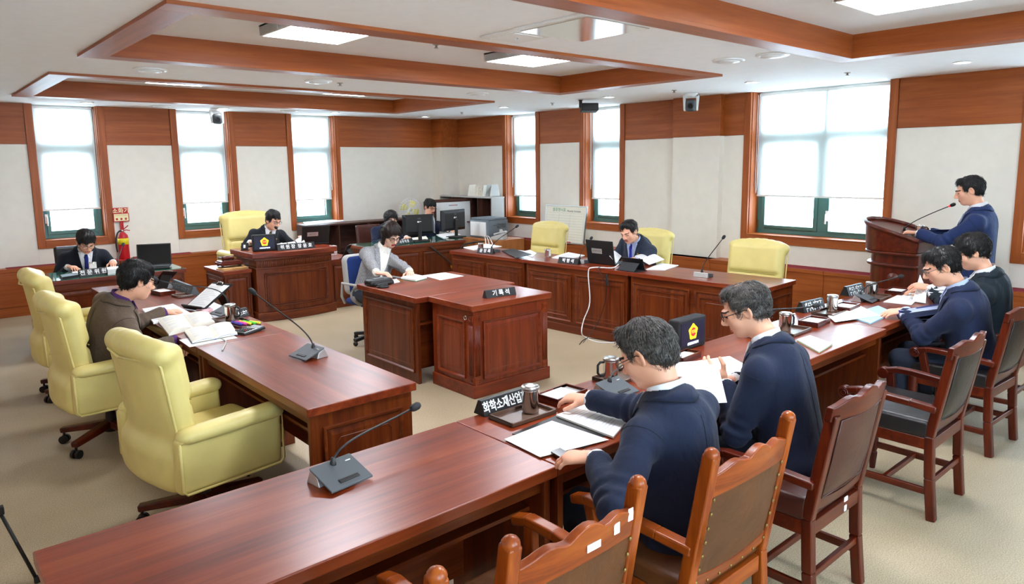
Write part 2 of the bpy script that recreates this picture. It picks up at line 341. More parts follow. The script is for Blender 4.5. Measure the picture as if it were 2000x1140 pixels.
# ================================================================== the room
YA, XB, ZC, XL, YN = 10.80, 7.95, 2.655, -0.75, -2.3
struct(MB().box(XL-.3, XB+.35, YN-.3, YA+.35, -.1, 0).build('floor', 'carpet'))
BAND, WAIN = 2.15, .61
AWIN = [(1.37, 2.26), (3.08, 3.98), (4.79, 5.70)]
BWIN = [(8.34, 9.25), (6.58, 7.45), (2.95, 4.70), (.10, 1.86)]
def WP(wall):
    if wall == 'A': return lambda u, w_, z: Vector((u, YA+w_, z))
    return lambda u, w_, z: Vector((XB+w_, u, z))
def wbox(mb, P, u0, u1, w0, w1, z0, z1):
    a, b = P(u0, w0, z0), P(u1, w1, z1); return mb.box(min(a.x, b.x), max(a.x, b.x), min(a.y, b.y), max(a.y, b.y), z0, z1)
def build_wall(name, wall, u0, u1, wins, zb, wain_depth):
    P = WP(wall); wins = sorted(wins); core = MB(); segs = []; e = u0
    for a, b in wins:
        segs.append((e, a+.085)); e = b-.085
        wbox(core, P, a+.085, b-.085, .012, .35, 0, zb+.1)
    segs.append((e, u1))
    for a, b in segs: wbox(core, P, a, b, .012, .35, 0, ZC+.02)
    root = struct(core.build(name, 'cream'))
    e = u0; full = []
    for a, b in wins: full.append((e, a)); e = b
    full.append((e, u1))
    hw = 'panelwood_x' if wall == 'A' else 'panelwood_y'
    for a, b in full:
        if b-a < .05: continue
        n = max(1, round((b-a)/1.9)); st = (b-a)/n
        for i in range(n):
            wbox(MB(), P, a+i*st+.003, a+(i+1)*st-.003, -.004, .012, BAND, ZC).build('wood_panel', hw, root, .002)
            wbox(MB(), P, a+i*st+.001, a+(i+1)*st-.001, 0, .012, WAIN-.02, BAND-.004).build('cream_panel', 'cream', root, .001)
    for a, b in wins: wbox(MB(), P, a, b, 0, .012, WAIN-.02, zb).build('cream_panel', 'cream', root)
    # wainscot: boards, base strip and the ledge
    n = max(1, round((u1-u0)/1.45)); st = (u1-u0)/n
    for i in range(n):
        a, b = u0+i*st+.002, u0+(i+1)*st-.002
        wbox(MB(), P, a, b, -wain_depth, .012, .125, WAIN-.045).build('wainscot_board', hw, root, .003)
        wbox(MB(), P, a, b, -wain_depth+.008, .012, 0, .122).build('base_board', hw, root, .002)
        wbox(MB(), P, a, b, -wain_depth-.012, .012, WAIN-.044, WAIN).build('ledge_board', hw, root, .004)
    return root, P
wallA, PA = build_wall('wall_back', 'A', XL, XB+.35, AWIN, .82, .14)
wallB, PB = build_wall('wall_right', 'B', YN, YA+.012, BWIN, .84, .24)
struct(MB().box(XL-.3, XL, YN-.3, YA+.35, 0, ZC+.2).build('wall_left', 'cream'))
wf = MB(); FILL_WIN = [(-.45, 1.45), (2.2, 4.0)]; e = XL     # wall behind the camera; its two wide windows are added for fill light
for a, b in FILL_WIN: wf.box(e, a, YN-.3, YN, 0, ZC+.2); wf.box(a, b, YN-.3, YN, 0, .85); wf.box(a, b, YN-.3, YN, ZC-.05, ZC+.2); e = b
wf.box(e, XB+.35, YN-.3, YN, 0, ZC+.2); struct(wf.build('wall_front', 'cream'))
for k, (a, b) in enumerate(FILL_WIN):
    r = struct(MB().box(a, a+.06, YN-.25, YN-.18, .85, ZC-.05).build('window_%d' % (9+k), 'greenframe'))  # added window out of view, brightens the near desks and ceiling
    for q in ((b-.06, b, .85, ZC-.05), (a+.06, b-.06, .85, .91), (a+.06, b-.06, ZC-.11, ZC-.05), ((a+b)/2-.04, (a+b)/2+.04, .91, ZC-.11)): MB().box(q[0], q[1], YN-.25, YN-.18, q[2], q[3]).build('frame_rail', 'greenframe', r)
    MB().box(a+.06, b-.06, YN-.22, YN-.214, .91, ZC-.11).build('pane', 'window_glass', r)
MB().box(XL-.001, XL+.02, YN, YA, 0, WAIN).build('wainscot_board', 'panelwood_y', bpy.data.objects['wall_left'])
MB().box(XL-.001, XL+.01, YN, YA, BAND, ZC).build('wood_panel', 'panelwood_y', bpy.data.objects['wall_left'])
# red convector grilles let into the ledges
def grille(wall, root, u0, u1, d):
    P = WP(wall); g = wbox(MB(), P, u0, u1, -d-.002, -.02, WAIN-.002, WAIN+.004).build('convector_grille', 'red_grille', root)
    for k in range(3): wbox(MB(), P, u0, u1, -d+.02+k*d*.26, -d+.03+k*d*.26, WAIN+.004, WAIN+.012).build('grille_bar', 'red_grille', g)
for u in (1.0, 2.45, 4.1): grille('A', wallA, u, u+.75 if u < 4 else u+.5, .14)
grille('B', wallB, 2.95, 4.55, .24); grille('B', wallB, 7.5, 9.2, .24); grille('B', wallB, .3, 1.8, .24)
# pilaster on the right wall and column in the corner
def pier(x0, x1, y0, y1, nm):
    r = struct(MB().box(x0+.004, x1, y0+.004, y1-.004 if nm == 'wall_pier' else y1, 0, ZC).build(nm, 'cream'))
    MB().box(x0, x1, y0, y1, BAND, ZC).build('wood_panel', 'panelwood_y', r, .002); MB().box(x0-.14 if nm == 'wall_pier' else x0, x1, y0, y1, 0, WAIN).build('wainscot_board', 'panelwood_y', r, .002)
    return r
pier(7.845, 7.96, 4.98, 5.69, 'wall_pier'); pier(7.56, 7.96, 10.50, 10.81, 'wall_corner')
# ------------------------------------------------------------------ windows and blinds
def window(n, wall, u0, u1, zb, mull, blind_z, tilt_side):
    P = WP(wall); r = sempty('window_%d' % n, P((u0+u1)/2, .2, 0)); inv = Matrix.Translation(-r.location)
    hw, vw = ('panelwood_x' if wall == 'A' else 'panelwood_y'), 'panelwood_z'
    def bx(name, a, b, w0, w1, z0, z1, mat, bev=.003, par=r): return wbox(MB(), P, a, b, w0, w1, z0, z1).build(name, mat, par, bev, xf=inv)
    c = .085; zi = zb+.105
    for a, b in ((u0, u0+c), (u1-c, u1)): bx('casing', a, b, -.022, .012, zb, ZC, vw)
    bx('casing', u0+c, u1-c, -.022, .012, zb, zi-.006, hw)
    for a, b in ((u0+c-.004, u0+c+.010), (u1-c-.010, u1-c+.004)): bx('reveal_board', a, b, .012, .34, zi-.01, ZC, vw, .001)
    bx('sill_board', u0+c, u1-c, -.03, .34, zi-.012, zi, hw)
    i0, i1 = u0+c+.010, u1-c-.010; f = .055; w0, w1 = .2, .27
    fr = bx('window_frame', i0, i0+f, w0, w1, zi, ZC, 'greenframe')
    bx('frame_rail', i1-f, i1, w0, w1, zi, ZC, 'greenframe', .003, fr); bx('frame_rail', i0+f, i1-f, w0, w1, zi, zi+f, 'greenframe', .003, fr)
    bx('frame_rail', i0+f, i1-f, w0, w1, 2.06, 2.17, 'greenframe', .003, fr); bx('frame_rail', i0+f, i1-f, w0, w1, ZC-.05, ZC, 'greenframe', .003, fr)
    cols = [(i0+f, i1-f)]
    if mull: mc = i0+(i1-i0)*mull; bx('frame_rail', mc-.06, mc+.06, w0, w1, zi+f, 2.06, 'greenframe', .003, fr); bx('frame_rail', mc-.03, mc+.03, w0, w1, 2.17, ZC-.05, 'greenframe', .003, fr); cols = [(i0+f, mc-.06), (mc+.06, i1-f)]
    for a, b in cols:
        for z0, z1 in ((zi+f, 2.06), (2.17, ZC-.05)):
            s = .045 if z0 < 1.5 and (not mull or a > (i0+i1)/2-.2) else .012
            sh = MB()
            for q in ((a, a+s, z0, z1), (b-s, b, z0, z1), (a+s, b-s, z0, z0+s), (a+s, b-s, z1-s, z1)): wbox(sh, P, q[0], q[1], w0-.012, w1-.01, q[2], q[3])
            so = sh.build('sash', 'greenframe', r, .003, xf=inv)
            wbox(MB(), P, a+s, b-s, w0+.03, w0+.036, z0+s, z1-s).build('pane', 'window_glass', so, xf=inv)
    ha = cols[0][1]+.0 if mull else (i1-f if tilt_side > 0 else i0+f)
    h = MB(); wbox(h, P, ha-.018, ha+.018, w0-.022, w0-.01, 1.13, 1.25)
    h.tube([P(ha, w0-.02, 1.21), P(ha, w0-.055, 1.21), P(ha, w0-.06, 1.10)], .009, 8); h.build('window_handle', 'white_gloss', r, xf=inv)
    bx('hinge', (i0+.01) if tilt_side > 0 else (i1-.02), (i0+.02) if tilt_side > 0 else (i1-.01), w0-.012, w0, zi+.06, zi+.16, 'brass', .001)
    if n == 8: return r
    # the roller blind is a thing of its own
    order = {1: 'left of the fire extinguisher', 2: 'left of the dais chair', 3: 'above the low shelf', 4: 'nearest the room corner', 5: 'left of the stone-cream pier', 6: 'wide and behind the lectern', 7: 'at the right edge of the picture', 8: 'out of the picture beside the camera'}
    bl = thing('roller_blind', 'white roller blind half drawn over the window, %s' % order[n], 'blind', P((u0+u1)/2, .15, 0), 0, 'white roller blinds')
    bi = Matrix.Translation(-bl.location); a, b = i0+.015, i1-.015; nn = max(20, int((b-a)/.02))
    MB().sheet(lambda u, v_: P(a+(b-a)*u, .150+.0022*math.cos(u*nn*math.pi), blind_z+(ZC-.03-blind_z)*v_), nn, 1).build('blind_cloth', 'blind_cloth', bl, smooth=True, xf=bi)
    wbox(MB(), P, a-.003, b+.003, .142, .158, blind_z-.022, blind_z).build('bottom_bar', 'white_matte', bl, .004, xf=bi)
    MB().tube([P(a, .15, ZC-.025), P(b, .15, ZC-.025)], .02, 12).build('roller_tube', 'white_matte', bl, xf=bi)
    cu = (i1-.02) if wall == 'A' or True else i0; pts = [P(cu-.01, .11, ZC-.03)]+[P(cu-.01+.0*t, .11, ZC-.03-t*(ZC-1.55)) for t in (.3, .7, 1)]
    pts += [P(cu, .11, 1.44), P(cu+.012, .11, 1.55)]+[P(cu+.012, .11, 1.55+t*(ZC-1.58)) for t in (.5, 1)]
    MB().tube(pts, .004, 6).build('pull_cord', 'white_matte', bl, xf=bi)
    return r
for i, (a, b) in enumerate(AWIN): window(i+1, 'A', a, b, .82, 0, (1.315, 1.33, 1.305)[i], -1)
for i, (a, b) in enumerate(BWIN[:2]): window(i+4, 'B', a, b, .84, 0, 1.31, -1)
window(6, 'B', 2.95, 4.70, .84, .47, 1.42, -1); window(7, 'B', .10, 1.86, .84, .5, 1.42, -1)
# ------------------------------------------------------------------ ceiling with three coffers
CX0, CX1 = 1.13, 6.10; COF = [(.45, 2.75), (3.86, 6.05), (7.25, 9.64)]; CD = .175; CZ = 2.82
cl = MB(); cl.box(XL-.3, CX0+.1, YN-.3, YA+.35, ZC, ZC+.06); cl.box(CX1-.1, XB+.35, YN-.3, YA+.35, ZC, ZC+.06)
ys = [YN-.3]+[y for c in COF for y in c]+[YA+.35]
for i in range(0, len(ys), 2): cl.box(CX0+.1, CX1-.1, ys[i] + (.1 if 0 else 0), ys[i+1], ZC, ZC+.06)
ceil = struct(cl.build('ceiling', 'ceiling_white'))
for k, (y0, y1) in enumerate(COF):
    MB().box(CX0, CX1, y0, y1, CZ, CZ+.04).build('coffer_panel', 'ceiling_grey', ceil)
    t = sempty('trim_%d' % (k+1), ((CX0+CX1)/2, (y0+y1)/2, ZC)); inv = Matrix.Translation(-t.location); d = CD
    for (a, b, c, e, mt_) in ((CX0, CX1, y0, y0+d, 'panelwood_x'), (CX0, CX1, y1-d, y1, 'panelwood_x'), (CX0, CX0+d, y0+d, y1-d, 'panelwood_y'), (CX1-d, CX1, y0+d, y1-d, 'panelwood_y')):
        MB().box(a, b, c, e, ZC-.022, ZC+.004).build('soffit_band', mt_, t, .002, xf=inv)
    for (a, b, c, e, mt_) in ((CX0+d-.03, CX1-d+.03, y0+d-.03, y0+d-.001, 'panelwood_x'), (CX0+d-.03, CX1-d+.03, y1-d+.001, y1-d+.03, 'panelwood_x'), (CX0+d-.03, CX0+d-.001, y0+d, y1-d, 'panelwood_y'), (CX1-d+.001, CX1-d+.03, y0+d, y1-d, 'panelwood_y')):
        MB().box(a, b, c, e, ZC, CZ+.001).build('fascia_board', mt_, t, .002, xf=inv)
def panel_light(x, y, label):
    o = thing('ceiling_light', label, 'ceiling light', (x, y, 2.745), 0, 'square panel lights in the coffers'); s = .31
    h = MB()
    for q in ((-s, s, -s, -s+.02), (-s, s, s-.02, s), (-s, -s+.02, -s+.02, s-.02), (s-.02, s, -s+.02, s-.02)): h.box(q[0], q[1], q[2], q[3], 0, .075)
    h.box(-s, s, -s, s, .06, .075); h.build('light_frame', 'white_matte', o, .002)
    MB().box(-s+.02, s-.02, -s+.02, s-.02, .004, .012).build('diffuser', 'panel_light', o)
panel_light(2.40, 4.76, 'lit square panel light in the middle coffer, left one'); panel_light(4.47, 4.78, 'lit square panel light in the middle coffer, right one')
panel_light(2.50, 8.22, 'lit square panel light in the far coffer, left one'); panel_light(4.58, 8.22, 'lit square panel light in the far coffer, right one')
panel_light(4.60, 1.69, 'lit square panel light in the nearest coffer at the top right'); panel_light(2.45, 1.69, 'lit square panel light in the nearest coffer above the near desks')
dl_names = ['above the leftmost window', 'above the second window', 'above the third window', 'by the corner column', 'above the first right-wall window', 'by the hanging speaker', 'above the wide window', 'at the far right']
for p, nm in zip([(170, 200), (437, 211), (654, 219.5), (831, 227.5), (984, 209), (1189, 189), (1469, 160), (1880, 121)], dl_names):
    c = G(p[0], p[1], ZC); o = thing('downlight', 'small round recessed downlight, lit, %s' % nm, 'downlight', c, 0, 'round recessed downlights')
    MB().lathe([(.075, .0), (.078, -.006), (.064, -.010), (.06, -.002)], (0, 0, 0), 28).build('trim_ring', 'white_gloss', o, smooth=True)
    MB().lathe([(.058, .004), (.058, -.0035)], (0, 0, 0), 28).build('lamp_disc', 'downlight', o)
def round_vent(p, nm, r=.13, open_=True):
    c = G(p[0], p[1], ZC); o = thing('ceiling_diffuser', 'round white ceiling air diffuser %s' % nm, 'air vent', c, 0, 'round ceiling diffusers')
    MB().lathe([(r, .0), (r, -.008), (r*.93, -.016), (r*.8, -.012)], (0, 0, 0), 32).build('outer_ring', 'white_gloss', o, smooth=True)
    MB().lathe([(r*.62, -.004), (r*.70, -.02), (r*.3, -.03), (0.01, -.031)], (0, 0, 0), 32).build('centre_cone', 'white_gloss' if open_ else 'white_matte', o, smooth=True)
for p, nm in [((293, 135), 'between the far coffers on the left'), ((622, 158), 'between the far coffers in the middle'), ((933, 182), 'between the far coffers on the right'), ((313, 206), 'near the left windows'), ((565, 215.5), 'near the third window'), ((1423, 117), 'right of the middle coffer'), ((1509, 106), 'beside the nearest coffer corner')]: round_vent(p, nm)
for i, (p, nm) in enumerate([((664, 162), 'beside a ceiling diffuser'), ((902, 219), 'near the corner'), ((1317, 176), 'above the pier'), ((1079, 201), 'before the right wall'), ((1655, 142), 'above the wide window'), ((852, 87), 'inside the middle coffer')]):
    c = G(p[0], p[1], ZC if i < 5 else CZ); o = thing('sprinkler_head', 'tiny metal fire sprinkler head in the ceiling %s' % nm, 'sprinkler', c, 0, 'fire sprinklers')
    MB().lathe([(.03, 0), (.028, -.005), (.012, -.008), (.010, -.022)], n=16).build('escutcheon', 'steel', o, smooth=True); MB().lathe([(.004, -.02), (.02, -.026), (.018, -.03)], n=12).build('deflector', 'steel', o)
# square mirror-finish cassette and plain vent panel
o = thing('ceiling_cassette', 'square glossy ceiling cassette panel with reflections near the top', 'air conditioner', (3.30, 3.06, ZC)); s = .31
MB().box(-s, s, -s, s, -.02, 0).build('frame', 'white_gloss', o, .004); MB().box(-s+.03, s-.03, -s+.03, s-.03, -.026, -.019).build('panel', 'chrome', o, .002)
o = thing('ceiling_vent', 'square off-white ceiling vent panel beside the glossy cassette', 'air vent', (3.17, 3.54, ZC), 0); s = .17
MB().box(-s, s, -s, s, -.016, 0).build('frame', 'white_matte', o, .006); MB().box(-s+.05, s-.05, -s+.05, s-.05, -.02, -.015).build('grille', 'ceiling_grey', o); MB().lathe([(.012, -.02), (.01, -.026)], n=10).build('screw', 'steel', o)
# two dome cameras and a hanging speaker
def ptz(loc, rz, label):
    o = thing('security_camera', label, 'camera', loc, math.radians(rz), 'ceiling cameras')
    MB().lathe([(.085, 0), (.085, -.03), (.06, -.05)], n=28).build('mount_plate', 'white_gloss', o, smooth=True)
    yo = MB().box(-.085, -.06, -.05, .05, -.21, -.03); yo.box(.06, .085, -.05, .05, -.21, -.03); yo.box(-.085, .085, -.05, .05, -.06, -.03); y = yo.build('yoke', 'white_gloss', o, .012)
    s = SDF((-.09, -.12, -.25), (.09, .12, -.05), .006); s.rbox((0, 0, -.145), (.058, .075, .07), .03); b = soft('camera_head', s, 'grey_dark', o)
    MB().tube([(0, .05, -.155), (0, .088, -.157)], .038, 24).build('lens_barrel', 'black', b); MB().tube([(0, .086, -.157), (0, .092, -.157)], .026, 20).build('lens', 'black_gloss', b)
ptz(GY(423, 215, 10.35)*1+Vector((0, 0, 0)), 165, 'white ceiling camera hanging before the second left window')
c = GX(1350, 181, 7.45); ptz((c.x, c.y, ZC), 120, 'white ceiling camera hanging by the right-wall pier')
bpy.data.objects['security_camera'].location.z = ZC
c = G(1134, 195, ZC); o = thing('hanging_speaker', 'small black speaker hanging from the ceiling by a bracket', 'speaker', c)
MB().bar((0, 0, 0), (0, 0, -.10), .03, .03).build('bracket', 'black', o); MB().lathe([(.03, 0), (.03, -.01)], n=12).build('base_plate', 'black', o); MB().tube([(0, 0, -.10), (.02, -.02, -.12)], .014, 8).build('swivel', 'black', o)
MB().box(.0, .22, -.10, .04, -.16, -.06, Rz(-35) @ Rx(-10), (0, 0, -.1)).build('cabinet', 'black_soft', o, .012)
# ================================================================== desks
def face_map(ax, c):
    c = Vector(c); u = {'-y': Vector((1, 0, 0)), '+y': Vector((-1, 0, 0)), '-x': Vector((0, -1, 0)), '+x': Vector((0, 1, 0))}[ax]
    n = {'-y': Vector((0, -1, 0)), '+y': Vector((0, 1, 0)), '-x': Vector((-1, 0, 0)), '+x': Vector((1, 0, 0))}[ax]
    return lambda a, z, d: c+u*a+Vector((0, 0, z))+n*d
def panel(parent, ax, c, w_, h_, mat='mahogany', double=False, mw=.022, notch=True):
    """a moulded panel on a desk face: field, moulding frame and an inner bead line"""
    P = face_map(ax, c); hx, hz = w_/2, h_/2; horiz = mat+('_x' if ax[1] == 'y' else '_y')
    f = MB()
    def bevelframe(mb, hx, hz, mw, d):
        o = [(-hx, -hz), (hx, -hz), (hx, hz), (-hx, hz)]; i1 = [(-hx+mw*.45, -hz+mw*.45), (hx-mw*.45, -hz+mw*.45), (hx-mw*.45, hz-mw*.45), (-hx+mw*.45, hz-mw*.45)]; i2 = [(-hx+mw, -hz+mw), (hx-mw, -hz+mw), (hx-mw, hz-mw), (-hx+mw, hz-mw)]
        vs = [P(a, z, .0) for a, z in o]+[P(a, z, d) for a, z in o]+[P(a, z, d*.9) for a, z in i1]+[P(a, z, 0.0005) for a, z in i2]; fs = []
        for k in range(4):
            j = (k+1) % 4
            for L in range(3): fs.append((L*4+k, L*4+j, L*4+4+j, L*4+4+k))
        mb.add(vs, fs)
    g = hx-mw*1.6, hz-mw*1.6
    pf = MB(); pf.add([P(-hx+mw*.8, -hz+mw*.8, .001), P(hx-mw*.8, -hz+mw*.8, .001), P(hx-mw*.8, hz-mw*.8, .001), P(-hx+mw*.8, hz-mw*.8, .001), P(-g[0]+.012, -g[1]+.012, .006), P(g[0]-.012, -g[1]+.012, .006), P(g[0]-.012, g[1]-.012, .006), P(-g[0]+.012, g[1]-.012, .006)],
        [(0, 1, 5, 4), (1, 2, 6, 5), (2, 3, 7, 6), (3, 0, 4, 7), (4, 5, 6, 7)])
    po = pf.build('panel', mat+'_z', parent); bevelframe(f, hx, hz, mw, .016)
    if double: bevelframe(f, hx-mw*2.6, hz-mw*2.6, mw*.8, .014)
    q = mw*(4.6 if double else 3.0); ax0, az0 = hx-q, hz-q; n_ = .02 if notch else 0
    loop = [(-ax0, -az0), (ax0, -az0), (ax0, az0-n_), (ax0-n_, az0), (-ax0+n_, az0), (-ax0, az0-n_), (-ax0, -az0)]
    f.tube([P(a, z, .0065) for a, z in loop], .0022, 5); f.build('moulding', horiz, po)
def desk(label, x0, x1, y0, y1, sit, rz=0, piv=None, mat='redtop', fronts=2, H=.75, ends='', plinth=True, group='conference desks', seat_side_open=True, frontcol='mahogany', glass=False, knee=True):
    """a desk module; sit is the side people sit at"""
    cx, cy = (x0+x1)/2, (y0+y1)/2; o = thing('conference_desk', label, 'desk', (cx, cy, 0), rz, group)
    a, b, c, d = x0-cx, x1-cx, y0-cy, y1-cy; long = 'x' if (x1-x0) > (y1-y0) else 'y'; g = '_'+long
    MB().box(a+.001, b-.001, c, d, H-.042, H).build('desk_top', mat+g, o, .005)
    if glass: MB().box(a+.01, b-.01, c+.01, d-.01, H, H+.006).build('glass_sheet', 'greenglass', o, .002)
    t = .028; fm = frontcol
    e = .02
    # two end panels
    if long == 'x': E1, E2 = (a+e, a+e+t, c+e, d-e), (b-e-t, b-e, c+e, d-e)
    else: E1, E2 = (a+e, b-e, c+e, c+e+t), (a+e, b-e, d-e-t, d-e)
    p1 = MB().box(*E1, 0, H-.042).build('end_panel', fm+'_z', o, .003); p2 = MB().box(*E2, 0, H-.042).build('end_panel', fm+'_z', o, .003)
    # modesty panel opposite to the seats
    if sit == '-y': F = (a+e+t, b-e-t, d-e-.08, d-e-.05); ax, fc = '+y', (0, d-e-.05, H/2)
    elif sit == '+y': F = (a+e+t, b-e-t, c+e+.05, c+e+.08); ax, fc = '-y', (0, c+e+.05, H/2)
    elif sit == '-x': F = (b-e-.08, b-e-.05, c+e+t, d-e-t); ax, fc = '+x', (b-e-.05, 0, H/2)
    else: F = (a+e, a+e+.03, c+e+t, d-e-t); ax, fc = '-x', (a+e, 0, H/2)
    if sit == '+x' or sit == '+y':
        if sit == '+y': F = (a+e+t, b-e-t, c+e, c+e+.03); fc = (0, c+e, H/2)
        L = (x1-x0 if ax[1] == 'y' else y1-y0)-2*e
        MB().box(*F, 0, H-.042).build('front_panel', fm+g, o, .002)
        if plinth:
            q = (F[0]-.012, F[1]+.0, F[2], F[3]) if ax == '-x' else (F[0], F[1], F[2]-.012, F[3]); MB().box(*q, 0, .085).build('plinth', fm+g, o, .004)
        wv = L/fronts-.05
        for k in range(fronts):
            u = -L/2+L*(k+.5)/fronts; cc = (fc[0], u, .385) if ax == '-x' else (u, fc[1], .385); panel(o, ax, cc, wv, .53, fm, True)
    else:
        MB().box(*F, .12, H-.042).build('modesty_panel', fm+g, o, .002)
        L = (x1-x0 if ax[1] == 'y' else y1-y0)-2*e-2*t
        for k in range(fronts):
            u = -L/2+L*(k+.5)/fronts; cc = (fc[0], u, .42) if ax == '+x' else (u, fc[1], .42); panel(o, ax, cc, L/fronts-.06, .45, fm, False)
    # apron rail and knee shelf on the seat side
    if sit == '-y': MB().box(a+e+t, b-e-t, c+.04, c+.06, H-.10, H-.042).build('apron_rail', fm+g, o, .002); MB().box(a+e+t, b-e-t, c+.10, d-.15, H-.19, H-.175).build('knee_shelf', fm+g, o)
    if sit == '-x': MB().box(a+.04, a+.06, c+e+t, d-e-t, H-.10, H-.042).build('apron_rail', fm+g, o, .002); MB().box(a+.10, b-.15, c+e+t, d-e-t, H-.19, H-.175).build('knee_shelf', fm+g, o)
    # decorated outer ends
    if 'n' in ends: panel(o, '-y', ((a+b)/2, c+e, .39), (b-a)-2*e-.12, .50, fm, False)
    if 's' in ends: panel(o, '+y', ((a+b)/2, d-e, .39), (b-a)-2*e-.12, .50, fm, False)
    if 'l' in ends: panel(o, '-x', (a+e, (c+d)/2, .39), (d-c)-2*e-.10, .50, fm, False)
    return o
desk('long red-brown desk nearest the camera with one microphone on it', .20, 1.70, 1.70, 2.31, '-y', ends='l')
desk('red-brown desk with name plate and mugs where the two nearest men sit', 1.70, 3.20, 1.70, 2.31, '-y')
desk('red-brown desk carrying the emblem screen and a green booklet', 3.20, 4.72, 1.735, 2.345, '-y')
desk('red-brown desk at the far end of the near row, toward the lectern', 4.72, 6.22, 1.77, 2.38, '-y')
desk('red-brown left desk with bare top and a single microphone', 1.30, 1.885, 2.88, 4.385, '-x', ends='n')
desk('left desk covered with open books, papers and a calculator', 1.30, 1.885, 4.385, 5.86, '-x')
desk('left desk farthest from the camera holding a clipboard stand', 1.30, 1.885, 5.86, 7.33, '-x')
RT = math.radians(3.4)
def tr(y): return Vector((5.53-(y-3.02)*math.tan(RT), y, 0))     # front line of the right-hand row
trd = []
for k, (ya, yb) in enumerate(((3.02, 4.45), (4.45, 5.90), (5.90, 7.22))):
    L = yb-ya; mid = (tr(ya)+tr(yb))/2; c = mid+Vector((.305, .305*math.tan(RT), 0))
    o = desk(('right-hand panelled desk nearest the camera with a bare top', 'right-hand panelled desk with laptop, in the middle of its row', 'right-hand panelled desk beside the staff desk')[k], c.x-.305, c.x+.305, c.y-L/2, c.y+L/2, '+x', 0, ends='n' if k == 0 else '', group='right-hand panelled desks', frontcol='mahogany', mat='redtop')
    o.rotation_euler = (0, 0, RT); trd.append(o)
desk('desk with a green glass top at the left wall under the window', .97, 2.34, 8.02, 8.70, '+y', fronts=2, ends='l', glass=True, group='glass-topped desks')
sd = desk('staff desk with a green glass top and two monitors', 4.72, 6.25, 8.14, 8.82, '+y', fronts=2, glass=True, group='glass-topped desks')
# small bits on the staff desk front: cable port and plug
MB().lathe([(.03, 0), (.034, .004), (.02, .008)], n=18).build('cable_port', 'gold', sd, xf=Matrix.Translation((.52, -.326, .38)) @ Matrix.Rotation(math.radians(90), 4, 'X'))
# ------------------------------------------------------------------ recorder's desk (two units)
o = thing('recorder_desk', "record keeper's desk with a smooth brown top where the woman in grey sits", 'desk', (3.695, 5.28, 0))
MB().box(-.545, .545, -.49, .49, .70, .75).build('desk_top', 'redtop_x', o, .008)
MB().box(-.51, -.48, -.45, .45, 0, .70).build('end_panel', 'mahogany_z', o, .003); MB().box(.48, .51, -.45, .45, 0, .70).build('end_panel', 'mahogany_z', o, .003)
MB().box(-.48, .48, -.36, -.34, .1, .70).build('modesty_panel', 'mahogany_x', o); MB().box(-.48, .48, -.44, -.1, .50, .52).build('shelf', 'mahogany_x', o, .002)
panel(o, '-x', (-.51, 0, .37), .80, .56, 'mahogany'); panel(o, '+x', (.51, 0, .37), .80, .56, 'mahogany')
o = thing('front_podium', 'square carved podium unit set before the record desk', 'desk', (3.70, 4.49, 0))
MB().box(-.43, .43, -.295, .297, .70, .75).build('desk_top', 'redtop_x', o, .008); MB().box(-.40, .40, -.27, .28, .10, .70).build('cabinet_body', 'redtop_z', o, .002)
MB().box(-.415, .415, -.285, .285, 0, .105).build('plinth', 'redtop_x', o, .006)
panel(o, '-y', (0, -.27, .375), .62, .47, 'redtop'); panel(o, '-x', (-.40, 0.02, .375), .37, .47, 'redtop'); panel(o, '+x', (.40, 0.02, .375), .37, .47, 'redtop')
for sx in (-1, 1):
    for ax, c in (('-y', (sx*.365, -.27, 0)), (('-x' if sx < 0 else '+x'), (sx*.40, -.235, 0))):
        P = face_map(ax, c); mb = MB()
        for k in range(5): mb.tube([P(-.022+k*.011, .175, .003), P(-.022+k*.011, .58, .003)], .0042, 6)
        p = mb.build('fluted_pilaster', 'redtop_z', o, smooth=True)
        for z in (.135, .635):
            m2 = MB(); a, b = P(-.03, z-.028, 0), P(.03, z+.028, .006); m2.box(min(a.x, b.x), max(a.x, b.x), min(a.y, b.y), max(a.y, b.y), z-.028, z+.028)
            for rr in (.019, .010): m2.tube([P(rr*math.cos(t*.5236), z+rr*math.sin(t*.5236), .007) for t in range(13)], .0025, 5)
            m2.build('rosette', 'redtop_z', p)
kh = MB(); P = face_map('-x', (-.40, -.17, .635)); kh.tube([P(.016*math.cos(t*.3927), .016*math.sin(t*.3927), .003) for t in range(17)], .004, 6); kh.build('keyhole_ring', 'chrome', o, smooth=True)
# ------------------------------------------------------------------ chair's dais
o = thing('dais_desk', 'carved presiding desk with a fluted band below its raised top', 'desk', (3.65, 8.16, 0))
def bow(hw, f, b, n=14): return [(-hw+2*hw*i/n, -f-.07*(1-(2*i/n-1)**2)) for i in range(n+1)]+[(hw, b), (-hw, b)]
def slab(name, hw, f, b, z0, z1, mat, bev=.004): return MB().prism(bow(hw, f, b), z0, z1, lambda u, v_, t: Vector((u, v_, t))).build(name, mat, o, bev)
slab('plinth', .51, .012, .66, 0, .11, 'mahogany_x', .01); body = slab('desk_body', .49, -.02, .64, .11, .63, 'mahogany_z'); slab('moulding', .502, -.005, .65, .63, .65, 'mahogany_x', .006)
slab('frieze', .485, -.02, .64, .65, .735, 'mahogany_x'); slab('cornice', .515, .005, .66, .735, .765, 'mahogany_x', .008); slab('desk_top', .545, .03, .69, .765, .83, 'redtop_x', .01)
fl = MB()
for i in range(44):
    t = -1+2*(i+.5)/44; x = t*.475; fl.tube([(x, .018-.07*(1-t*t), .658), (x, .018-.07*(1-t*t), .728)], .0065, 6)
fl.build('fluting', 'mahogany_z', o, smooth=True)
pf = MB()
